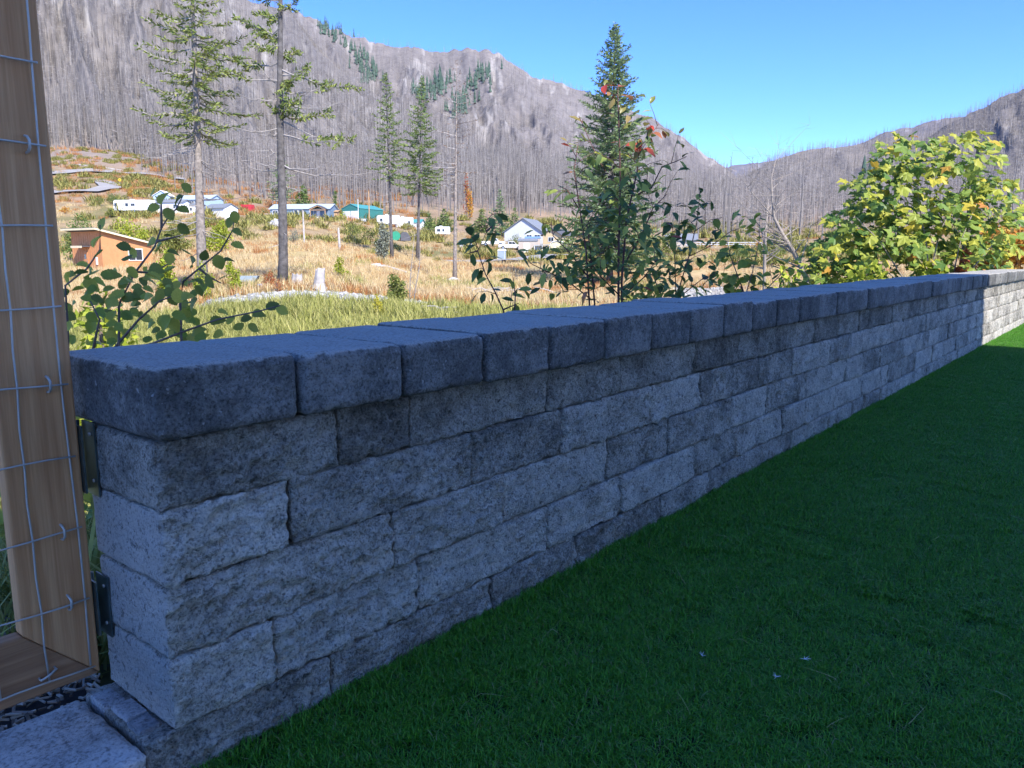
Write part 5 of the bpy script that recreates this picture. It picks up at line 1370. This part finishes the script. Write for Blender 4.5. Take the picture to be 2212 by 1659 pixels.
for k in range(46):
    x = random.uniform(80, 1700); Y = random.uniform(135, 300); hpx = random.uniform(10, 26)
    q = on_ground(x, Y); yb = CYP - FPX * math.tan(math.atan2(q.z - EYE, Y) + PITCH)
    hue = random.choice(['olive', 'green', 'olive', 'lime', 'orange']); wp = random.uniform(18, 44)
    shrub('low %s %s bush on the slope %s' % ('broad' if wp > 31 else 'narrow', hue, 'below the trailers' if x < 520 else 'near the blue house' if x < 760 else 'around the garage and trailers' if x < 1000 else 'around the grey house' if x < 1300 else 'near the bridge'), x, yb, yb - hpx, Y, wp, hue, 260, 0.4, group='scrub bushes on the slope')
# bare pale saplings behind the wall
def bare_tree(label, base, trunk, side, spread, mat, name='dead_tree', twigs_n=3, cat='dead tree', depth=0.5):
    """leafless tree: trunk polyline (world), random forked twigs"""
    t = empty(name, label, cat, base); o = Vector(base)
    pts = [Vector(p) - o for p in trunk[0]]
    MB().tube(pts, trunk[1], 6).build('trunk', M[mat], t, True)
    mb = MB()
    for k in range(side):
        q = random.uniform(0.15, 1.0) * (len(pts) - 1); i = min(int(q), len(pts) - 2); p = pts[i].lerp(pts[i + 1], q - i)
        d = (pts[i + 1] - pts[i]).normalized(); an = random.uniform(0, 6.28); L = spread * random.uniform(.3, 1)
        e = p + (d * random.uniform(.2, .9) + Vector((math.cos(an), math.sin(an) * depth, random.uniform(-.1, .5)))) * L
        m = p.lerp(e, .5) + Vector((random.gauss(0, .06), random.gauss(0, .06), random.gauss(0, .06))) * L
        r = trunk[1][min(i, len(trunk[1]) - 1)] * 0.38
        mb.tube([p, m, e], [r, r * .6, r * .15], 4, False)
        for j in range(twigs_n):
            s_ = m.lerp(e, random.random()); f = s_ + Vector((random.gauss(0, .3), random.gauss(0, .3), random.uniform(-.1, .4))) * L
            mb.tube([s_, f], [r * .4, r * .1], 3, False)
    stuff(mb.build('branches', M[mat], t))
    return t
for lab, line in (('left of two thin white bare saplings on the creek bank', [(884, 672), (886, 610), (890, 560), (896, 505)]), ('right of two thin white bare saplings on the creek bank', [(889, 668), (898, 620), (906, 575), (908, 520)])):
    P = [px(x, y, 33) for x, y in line]; P[0].z = gz(P[0].x, 33) - 0.1
    bare_tree(lab, P[0], (P, [0.03, 0.025, 0.018, 0.006]), 14, 0.5, 'twig_pale')
P = [px(x, y, 12.5) for x, y in ((1770, 640), (1742, 600), (1712, 540), (1690, 505), (1672, 470), (1668, 430), (1666, 385), (1676, 345))]
P[0].z = gz(P[0].x, 12.5)
bare_tree('leaning pale dead tree with fine bare twigs left of the maple', P[0], (P, [0.042, 0.038, 0.034, 0.028, 0.022, 0.016, 0.011, 0.004]), 40, 0.75, 'twig_pale', twigs_n=5)
P = [px(x, y, 16) for x, y in ((1655, 640), (1652, 560), (1654, 500), (1660, 430))]; P[0].z = gz(P[0].x, 16)
bare_tree('slim upright bare sapling beside the leaning dead tree', P[0], (P, [0.035, 0.03, 0.022, 0.006]), 26, 0.8, 'twig_pale', twigs_n=4)
for k, (x, lab) in enumerate(((1560, 'bare grey brush above the wall, leftmost clump'), (1620, 'bare grey brush above the wall, second clump'), (1730, 'bare grey brush around the leaning dead tree'), (1765, 'bare grey brush just left of the maple'))):
    b = on_ground(x, 20 + k * 2); t = empty('brush', lab, 'brush', b); mb = MB()
    for j in range(70):
        a = random.uniform(0, 6.28); L = random.uniform(.8, 2.3)
        s_ = Vector((random.gauss(0, .5), random.gauss(0, .5), 0)); e = s_ + Vector((math.cos(a) * .35, math.sin(a) * .35, 1)) * L; m = s_.lerp(e, .5) + Vector((random.gauss(0, .1), 0, 0))
        mb.tube([s_, m, e], [.013, .009, .003], 3, False)
    stuff(mb.build('stems', M['twig_pale'], t))

# ============================================================ leafy bushes close behind the wall
def leaf_mesh(name, mat, kind, bend, fold):
    """one leaf, length 1 along +x, from the stalk end"""
    if kind == 'maple':
        ang = [(-180, .10), (-150, .34), (-118, .48), (-98, .34), (-72, .66), (-52, .78), (-40, .52), (-20, .72), (0, 1.0), (20, .72), (40, .52), (52, .78), (72, .66), (98, .34), (118, .48), (150, .34)]
        V_ = [(0.28, 0, 0)]; 
        for a, r in ang:
            a = math.radians(a); x = 0.3 + math.cos(a) * r * .68; y = math.sin(a) * r * .68
            V_.append((x, y, -bend * (x - .3) ** 2 - fold * abs(y) * .6 + 0.06 * math.sin(a * 5)))
        F_ = [[0, 1 + i, 1 + (i + 1) % len(ang)] for i in range(len(ang))]
    else:
        w = {'alder': [(0, 0), (.04, .13), (.1, .23), (.17, .29), (.25, .35), (.33, .37), (.42, .405), (.5, .40), (.58, .39), (.66, .34), (.74, .30), (.82, .22), (.9, .145), (.96, .06), (1, 0)], 'cherry': [(0, 0), (.1, .1), (.25, .2), (.45, .255), (.65, .24), (.82, .15), (.94, .06), (1, 0)]}[kind]
        V_ = []; F_ = []
        for i, (x, h) in enumerate(w):
            z = -bend * x * x + 0.012 * (-1) ** i; j = 1 + 0.06 * (-1) ** i
            V_ += [(x, 0, z), (x, h * j, z + fold * h), (x, -h * j, z + fold * h * .9)]
        for i in range(len(w) - 1):
            a = 3 * i; F_ += [[a, a + 3, a + 4, a + 1], [a, a + 2, a + 5, a + 3]]
    o = mesh(name, V_, F_, mat, smooth=(kind != 'maple')); me = o.data; bpy.data.objects.remove(o)
    return me
LM = {}
LM['alder'] = leaf_mat('alder_leaf', [(0, (0.18, 0.21, 0.05)), (0.4, (0.33, 0.35, 0.07)), (0.7, (0.50, 0.49, 0.09)), (1, (0.66, 0.60, 0.10))], 'object', 0.45, 0.35, 0.2)
LM['alder_lit'] = leaf_mat('alder_leaf_yellow_lit', [(0, (0.22, 0.30, 0.05)), (0.5, (0.40, 0.44, 0.07)), (1, (0.56, 0.52, 0.10))], 'object', 0.45, 0.4)  # yellow leaf tone with a sunlit look painted in
CH_ST = [(0, (0.09, 0.145, 0.05)), (0.45, (0.17, 0.24, 0.07)), (0.7, (0.32, 0.37, 0.085)), (1, (0.54, 0.53, 0.11))]
LM['cherry'] = leaf_mat('cherry_leaf', CH_ST, 'object', 0.42, 0.3, 0.25)
LM['cherry_in'] = leaf_mat('cherry_leaf_inner', CH_ST, 'island', 0.42, 0.3, 0.25)
LM['cherry_top'] = leaf_mat('cherry_leaf_turning', [(0, (0.12, 0.17, 0.05)), (0.4, (0.22, 0.24, 0.06)), (0.6, (0.36, 0.26, 0.10)), (0.8, (0.50, 0.14, 0.08)), (1, (0.55, 0.07, 0.05))], 'object', 0.35, 0.35, 0.4)
LM['maple'] = leaf_mat('maple_leaf', [(0, (0.11, 0.21, 0.045)), (0.3, (0.22, 0.32, 0.06)), (0.55, (0.32, 0.39, 0.07)), (0.85, (0.48, 0.48, 0.07)), (0.96, (0.62, 0.48, 0.06)), (1, (0.55, 0.24, 0.06))], 'object', 0.45, 0.35)
LM['maple_far'] = leaf_mat('maple_leaf_inner', [(0, (0.09, 0.18, 0.04)), (0.35, (0.20, 0.29, 0.055)), (0.7, (0.38, 0.41, 0.07)), (1, (0.56, 0.51, 0.07))], 'island', 0.45, 0.35)
LEAVES = {}
def leafset(mat, kind):
    k = (mat, kind)
    if k not in LEAVES:
        LEAVES[k] = [leaf_mesh('leaf', LM[mat], kind, b, f) for b, f in ((0.12, 0.2), (0.4, 0.35), (-0.1, 0.5), (0.7, 0.15), (0.25, -0.25), (0.5, 0.6))]
    return LEAVES[k]
def put_leaf(parent, pos, d, up, size, mat, kind):
    """leaf object with its stalk at pos (world), pointing along d"""
    x = Vector(d).normalized(); z = Vector(up); z = (z - x * z.dot(x))
    if z.length < 1e-3: z = Vector((0, 1, 0)) - x * x.y
    z.normalize(); y = z.cross(x)
    m = Matrix((x, y, z)).transposed().to_4x4()
    o = bpy.data.objects.new('leaf', random.choice(leafset(mat, kind))); COL.objects.link(o); o.parent = parent
    o.matrix_local = Matrix.Translation(Vector(pos) - parent.location) @ m @ Matrix.Scale(size, 4)
    return o
def stem(parent, pts, r0, r1, mat):
    n = len(pts); o = MB().tube([Vector(p) - parent.location for p in pts], [r0 + (r1 - r0) * i / (n - 1) for i in range(n)], 6).build('stem', M[mat], parent, True); return o
def poly_at(pts, t):
    q = t * (len(pts) - 1); i = min(int(q), len(pts) - 2); return pts[i].lerp(pts[i + 1], q - i), (pts[i + 1] - pts[i]).normalized()
def leaves_on(parent, pts, f0, f1, spacing, size, matf, kind, droop=0.35, twig=0.0, twig_mat='twig', toward=0.35):
    L = sum((pts[i + 1] - pts[i]).length for i in range(len(pts) - 1)); n = max(2, int(L * (f1 - f0) / spacing)); c = 0
    for k in range(n):
        t = f0 + (f1 - f0) * (k + random.uniform(.2, .8)) / n; p, d = poly_at(pts, t)
        an = k * 2.4 + random.gauss(0, .5); s_ = d.cross(Vector((0, 1, 0.1))).normalized(); q = s_.cross(d)
        out = (s_ * math.cos(an) + q * math.sin(an) * .8).normalized()
        if twig > 0 and random.random() < .7:
            e = p + (out + d * .6).normalized() * twig * random.uniform(.4, 1.1)
            stem(parent, [p, p.lerp(e, .5) + Vector((0, 0, .01)), e], .0022, .0012, twig_mat)
            for j in range(3):
                pp = p.lerp(e, (j + 1) / 3); o2 = (out * .6 + Vector((random.gauss(0, .6), random.gauss(-.1, .5), random.gauss(-droop * .3, .35)))).normalized()
                put_leaf(parent, pp, o2, Vector((random.gauss(0, .35), -toward + random.gauss(0, .3), 1)), size * random.uniform(.6, 1.15), matf(pp), kind); c += 1
        else:
            dd = (out + d * .45 - Vector((0, 0, droop))).normalized()
            put_leaf(parent, p + out * .006, dd, Vector((random.gauss(0, .3), -toward + random.gauss(0, .3), 1)), size * random.uniform(.65, 1.15), matf(p), kind); c += 1
    return c
# --- alder bush behind the gate post and wall end
YB = 2.45
zb = gz(-1.1, 2.6)
alder = empty('alder_bush', 'alder bush with broad serrated leaves behind the wall end', 'bush', Vector((px(270, 700, YB).x, YB, zb)))
def P3(line, Y, dy=0.0): return [px(x, y, Y + dy * i / max(1, len(line) - 1)) for i, (x, y) in enumerate(line)]
AST = [([(262, 900), (257, 740), (257, 657), (293, 587), (334, 533), (349, 492), (361, 473), (381, 451), (396, 421)], 0.0), ([(349, 492), (348, 439), (336, 424)], 0.05), ([(338, 522), (391, 509)], 0.0),
       ([(400, 900), (392, 740), (389, 646), (396, 608), (430, 580), (477, 542), (503, 496), (505, 478)], 0.1), ([(150, 900), (146, 700), (141, 617), (188, 580), (216, 539), (216, 486)], -0.05), ([(262, 760), (330, 742), (400, 715), (470, 690), (560, 672), (605, 660)], -0.1),
       ([(293, 587), (330, 590), (380, 560)], 0.1), ([(430, 580), (455, 600), (478, 612)], 0.05), ([(240, 760), (300, 690), (345, 650), (372, 640)], 0.0), ([(200, 760), (215, 690), (190, 640)], 0.0)]
for ln, dy in AST: stem(alder, P3(ln, YB, dy), .0045, .0018, 'twig')
zc = [(1190, 360, 60), (1320, 430, 80), (1590, 330, -60), (1490, 450, 200), (1220, 560, 190), (1390, 630, 300), (1550, 590, -20), (1570, 790, -50), (1400, 870, 10), (1180, 940, 160), (870, 1010, 170), (1000, 1060, 20), (900, 1110, 190), (1290, 1010, 40), (1440, 1060, 0), (1600, 1040, -20), (1400, 1140, -90),
      (1800, 1100, 60), (1650, 1180, 200), (1240, 1250, -20), (1400, 1280, 20), (690, 1310, 10), (960, 1310, 250), (1230, 1330, 0), (1100, 1400, -50), (880, 1390, 30), (1600, 1400, -80), (1730, 1390, 0), (1860, 1400, -60), (1970, 1180, -70), (2060, 1150, 20), (2000, 1340, 40), (2160, 660, -80), (2090, 720, -120), (2175, 820, -10),
      (2180, 1000, -20), (1400, 1520, 20), (1500, 1560, 90), (1440, 1610, -60), (410, 1210, 10), (510, 1280, 30), (380, 1290, 200), (540, 930, 80), (620, 730, 70), (560, 1060, 200), (220, 1370, 250), (350, 1500, 200), (640, 1610, 90), (800, 1570, 190), (940, 1600, -10), (1060, 1620, 10), (1640, 1640, 10), (1250, 1620, 170), (1150, 1480, -20), (700, 1480, 10), (480, 1420, -30)]
for (zx, zy, a) in zc:
    x = (120 + zx / 4.608) * .864; y = (400 + zy / 4.608) * .864
    d = Vector((math.cos(math.radians(a)), random.gauss(0, .3), math.sin(math.radians(a)) * 1.0 + random.gauss(0, .1)))
    p = px(x, y, YB + random.uniform(-.12, .12)); sz = random.uniform(.034, .05)
    put_leaf(alder, p - d.normalized() * sz * .5, d, Vector((random.gauss(0, .7), -0.6 + random.gauss(0, .5), .7)), sz, 'alder', 'alder')
for k in range(125):
    x = random.uniform(138, 430); y = random.uniform(585, 745) + max(0, x - 330) * .3
    p = px(x, y, YB + random.uniform(-.15, .5)); a = random.uniform(0, 6.28)
    put_leaf(alder, p, Vector((math.cos(a), random.gauss(0, .4), math.sin(a) * .7 - .2)), Vector((random.gauss(0, .4), -.7, .6)), random.uniform(.03, .05), random.choice(['alder', 'alder_lit', 'alder_lit']), 'alder')
for x, y in ((415, 722), (455, 700), (470, 675), (490, 700), (520, 692), (545, 680), (575, 668), (596, 664), (505, 712), (430, 735), (462, 722), (535, 703)):
    p = px(x, y, YB - .02); a = random.uniform(-.8, 1.2); put_leaf(alder, p, Vector((math.cos(a), random.gauss(0, .3), math.sin(a) * .6)), Vector((random.gauss(0, .3), -.7, .6)), random.uniform(.034, .048), 'alder', 'alder')
# low leaves seen through the gate, sunlight painted into some
low = empty('ground_bush', 'low leafy bush seen through the gate wires', 'bush', Vector((px(40, 1100, 2.6).x, 2.6, gz(px(40, 1100, 2.6).x, 2.6))))
for k in range(90):
    x = random.uniform(-60, 235); y = random.uniform(820, 1330); p = px(x, y, random.uniform(2.35, 3.1)); a = random.uniform(0, 6.28)
    if p.z < -0.05: continue
    put_leaf(low, p, Vector((math.cos(a), random.gauss(0, .4), math.sin(a) * .7)), Vector((random.gauss(0, .4), -.6, .8)), random.uniform(.05, .075), random.choice(['alder', 'alder_lit']), 'alder')
for k in range(80):
    x = random.uniform(165, 250); y = random.uniform(850, 1300); p = px(x, y, random.uniform(2.6, 3.3)); a = random.uniform(0, 6.28)
    put_leaf(low, p, Vector((math.cos(a), random.gauss(0, .4), math.sin(a) * .7)), Vector((random.gauss(0, .4), -.6, .8)), random.uniform(.05, .08), random.choice(['alder', 'alder_lit']), 'alder')
for x in (0, 60, 120, 200): stem(low, [px(x, 1350, 2.6), px(x + 20, 1150, 2.65), px(x + 10, 900, 2.7)], .005, .002, 'twig')

# --- cherry bush in the middle
YC = 4.6
cherry = empty('cherry_bush', 'tall cherry bush with dark stems and reddening tips behind the wall', 'bush', Vector((px(1320, 700, YC).x, YC, gz(px(1320, 700, YC).x, YC))))
def chm(p): return 'cherry_top' if (p.z > 1.62 and random.random() < .8) or random.random() < .04 else 'cherry'
CST = [([(1278, 800), (1273, 652), (1266, 542), (1253, 455), (1240, 367), (1249, 310)], -.1, .02, .45), ([(1290, 800), (1284, 650), (1275, 542), (1268, 485), (1300, 430)], .1, .02, .35), ([(1338, 800), (1336, 645), (1336, 553), (1338, 477), (1340, 400), (1338, 300), (1335, 225), (1335, 182)], 0, .024, .3),
       ([(1345, 800), (1343, 608), (1353, 477), (1377, 367), (1380, 320), (1400, 298), (1423, 268)], .15, .022, .35), ([(1377, 420), (1408, 405), (1430, 360), (1462, 348), (1483, 338)], .1, .014, .1), ([(1275, 645), (1227, 608), (1172, 582), (1146, 569)], -.25, .012, .15), ([(1308, 370), (1290, 340), (1250, 250)], .05, .008, .6),
       ([(1355, 560), (1390, 500), (1410, 450), (1440, 420)], .2, .016, .2), ([(1272, 600), (1230, 545), (1195, 510), (1190, 480)], .1, .014, .3), ([(1253, 455), (1225, 410), (1205, 400)], 0, .01, .3), ([(1340, 640), (1300, 600), (1270, 560)], -.2, .012, .2), ([(1345, 640), (1390, 600), (1420, 560)], -.2, .014, .2)]
tot = 0
for ln, dy, th, f0 in CST:
    pts = P3(ln, YC, dy); stem(cherry, pts, th * .35, .0022, 'twig_red')
    tot += leaves_on(cherry, pts, f0, 1.0, 0.05 if len(ln) > 5 else .06, .078, chm, 'cherry', .35, .16, 'twig_red')
# fuller lower skirt
for k in range(70):
    x = random.gauss(1330, 75); y = random.uniform(440, 640)
    p = px(x, y, YC + random.uniform(-.3, .35)); a = random.uniform(0, 6.28)
    put_leaf(cherry, p, Vector((math.cos(a), random.gauss(0, .5), -.3)), Vector((random.gauss(0, .3), -.3, 1)), random.uniform(.055, .085), 'cherry' if random.random() < .93 else 'cherry_top', 'cherry')
def leaf_mass(parent, pts_fn, n, size, mat, kind, name='inner_leaves'):
    V = []; F = []; src = leafset('cherry', kind)
    for k in range(n):
        p = pts_fn() - parent.location; me = src[k % len(src)]; a = random.uniform(0, 6.28)
        x = Vector((math.cos(a), math.sin(a) * .8, random.gauss(-.25, .35))).normalized(); z = Vector((random.gauss(0, .4), random.gauss(-.3, .4), 1)); z = (z - x * z.dot(x)).normalized(); y = z.cross(x); s_ = size * random.uniform(.6, 1.15); n0 = len(V)
        for v_ in me.vertices: V.append(tuple(p + (x * v_.co.x + y * v_.co.y + z * v_.co.z) * s_))
        F += [[n0 + i for i in pl.vertices] for pl in me.polygons]
    return stuff(mesh(name, V, F, LM[mat], parent))
CBL = [(1300, 470, 55, 70), (1350, 520, 70, 60), (1270, 560, 50, 40), (1360, 430, 45, 50), (1400, 560, 60, 45), (1330, 610, 110, 35), (1230, 590, 40, 30)]
def cherry_pt():
    b = random.choice(CBL); return px(random.gauss(b[0], b[2] * .6), random.gauss(b[1], b[3] * .6), YC + random.gauss(.15, .25))
leaf_mass(cherry, cherry_pt, 380, .072, 'cherry_in', 'cherry')
ch2 = empty('cherry_bush', 'right cherry clump with upright dark shoots beside the tall one', 'bush', Vector((px(1470, 700, 5.0).x, 5.0, gz(px(1470, 700, 5.0).x, 5.0))))
for ln, dy, th, f0 in [([(1462, 800), (1466, 626), (1488, 554), (1505, 482), (1512, 416)], 0, .016, .4), ([(1488, 554), (1538, 530), (1578, 500), (1600, 492)], .1, .01, .2), ([(1460, 640), (1457, 537), (1452, 482)], .05, .01, .25), ([(1500, 500), (1535, 475), (1560, 470)], 0, .008, .2), ([(1455, 700), (1420, 620), (1405, 580)], .1, .01, .1), ([(1470, 640), (1520, 600), (1550, 590)], -.1, .01, .1)]:
    pts = P3(ln, 5.0, dy); stem(ch2, pts, th * .35, .002, 'twig_red'); leaves_on(ch2, pts, f0, 1, .055, .088, lambda p: 'cherry', 'cherry', .2, .13, 'twig_red')
for k in range(60):
    x = random.gauss(1460, 50); y = random.uniform(560, 640); p = px(x, y, 5.0 + random.uniform(-.3, .4)); a = random.uniform(0, 6.28)
    put_leaf(ch2, p, Vector((math.cos(a), random.gauss(0, .5), -.25)), Vector((random.gauss(0, .3), -.3, 1)), random.uniform(.06, .1), random.choice(['cherry', 'cherry', 'alder_lit']), 'cherry')
ch3 = empty('cherry_sprig', 'lone cherry sprig leaning left in front of the portable toilet', 'bush', Vector((px(1090, 740, 4.0).x, 4.0, gz(px(1090, 740, 4.0).x, 4.0))))
for ln, f0 in [([(1110, 780), (1087, 669), (1069, 630), (1049, 593), (1032, 542), (1052, 499), (1052, 468)], .25), ([(1052, 499), (1072, 480)], .2), ([(1110, 700), (1113, 640), (1109, 599)], .2), ([(1087, 669), (1120, 655)], .2), ([(1032, 542), (1010, 548)], .2)]:
    pts = P3(ln, 4.0, .1); stem(ch3, pts, .005, .0018, 'twig_red'); leaves_on(ch3, pts, f0, 1, .055, .085, lambda p: 'cherry', 'cherry', .3, .09, 'twig_red')
# yellowing bush right of the cherry
yb = empty('alder_bush', 'yellowing alder bush between the cherry and the dead tree', 'bush', Vector((px(1640, 700, 6.4).x, 6.4, gz(px(1640, 700, 6.4).x, 6.4))))
for ln in [[(1600, 740), (1610, 640), (1625, 590), (1640, 520), (1642, 470)], [(1620, 740), (1650, 630), (1690, 590), (1700, 560)], [(1640, 740), (1600, 620), (1560, 590)], [(1650, 740), (1720, 640), (1750, 600)], [(1610, 640), (1580, 560), (1570, 520)]]:
    pts = P3(ln, 6.4, random.uniform(-.3, .3)); stem(yb, pts, .006, .002, 'twig'); leaves_on(yb, pts, .25, 1, .05, .085, lambda p: random.choice(['alder_lit', 'alder_lit', 'alder']), 'alder', .3, .14)
# --- bigleaf maple on the right
YM = 12.4
mp = px(2010, 640, YM); mp.z = gz(mp.x, YM)
maple = empty('maple_bush', 'large yellow green maple bush in full sun at the right', 'bush', mp)
for ln in [[(2010, 680), (2008, 600), (2000, 520), (1985, 440), (1975, 330)], [(2012, 680), (2010, 590), (2030, 500), (2080, 400), (2105, 320)], [(2015, 680), (2060, 590), (2075, 520), (2110, 440)], [(2005, 680), (1950, 600), (1900, 520), (1850, 470)], [(2000, 650), (1920, 590), (1840, 570)], [(2015, 660), (2100, 580), (2160, 510)]]:
    stem(maple, P3(ln, YM, random.uniform(-.5, .4)), .016, .004, 'twig_pale')
MBL = [(1985, 420, 75, 90), (1895, 490, 70, 75), (2085, 400, 75, 85), (1845, 545, 60, 55), (2140, 470, 55, 80), (1970, 330, 40, 45), (2105, 320, 55, 45), (1950, 545, 90, 60), (2060, 540, 80, 60), (2040, 470, 90, 70), (1920, 400, 50, 50), (2175, 430, 35, 60), (2150, 545, 50, 40), (1815, 585, 40, 30), (1950, 500, 70, 60)]
def maple_pt():
    b = random.choice(MBL); a = random.uniform(0, 6.28); r = random.uniform(.3, 1.05) ** .6
    return px(b[0] + math.cos(a) * b[2] * r, b[1] + math.sin(a) * b[3] * r, YM + random.gauss(0, .45)), a
for k in range(295):
    p, a = maple_pt(); put_leaf(maple, p, Vector((math.cos(a) * .6 + random.gauss(0, .4), random.gauss(-.3, .5), random.gauss(-.35, .35))), Vector((random.gauss(.1, .4), -.55 + random.gauss(0, .3), .9)), random.uniform(.17, .28), 'maple', 'maple')
V = []; F = []
for k in range(1300):
    p, a = maple_pt(); p = p + Vector((0, random.uniform(.1, .8), 0)); me = leafset('maple', 'maple')[k % 5]
    x = Vector((math.cos(a), random.gauss(-.2, .5), random.gauss(-.3, .4))).normalized(); z = Vector((random.gauss(0, .4), -.5, .9)); z = (z - x * z.dot(x)).normalized(); y = z.cross(x); s_ = random.uniform(.13, .25); n0 = len(V)
    for v_ in me.vertices: V.append(tuple(p - mp + (x * v_.co.x + y * v_.co.y + z * v_.co.z) * s_))
    F += [[n0 + i for i in pl.vertices] for pl in me.polygons]
stuff(mesh('inner_leaves', V, F, LM['maple_far'], maple))
shrub('rust and green shrub at the right end above the wall', 2160, 640, 470, 16, 150, 'orange', 2600, .12, blobs=7, taper=.2)
shrub('orange leaved shrub tucked under the maple', 2065, 620, 520, 12.2, 44, 'red', 260, .13)
shrub('yellow shrub low along the wall before the maple', 1860, 660, 560, 10.0, 110, 'lime', 900, .10, taper=.2)
shrub('yellow shrub at the wall right of the maple stems', 2010, 640, 560, 12.0, 130, 'lime', 900, .13, taper=.2)
shrub('loose yellow green willow in front of the leaning dead tree', 1690, 680, 560, 9.5, 150, 'lime', 700, .09, taper=.3)
shrub('olive undergrowth behind the cherry bush', 1390, 690, 600, 6.6, 170, 'olive', 1400, .07, taper=.2)
shrub('yellow undergrowth behind the alder bush', 230, 740, 610, 7.6, 190, 'lime', 1500, .09, taper=.2)

# ============================================================ thin valley haze
mh = bpy.data.materials.new('valley_air'); mh.use_nodes = True
nth = mh.node_tree
for n_ in list(nth.nodes): nth.nodes.remove(n_)
ho = nth.nodes.new('ShaderNodeOutputMaterial'); pv = nth.nodes.new('ShaderNodeVolumePrincipled')
pv.inputs['Color'].default_value = (0.80, 0.86, 1.0, 1); pv.inputs['Density'].default_value = 0.000012; pv.inputs['Anisotropy'].default_value = 0.2
nth.links.new(pv.outputs[0], ho.inputs['Volume'])
hz = MB().box(-16000, 16000, -2000, 9500, -260, 1500).build('haze', mh)
stuff(hz, 'thin pale haze filling the valley air', 'haze')
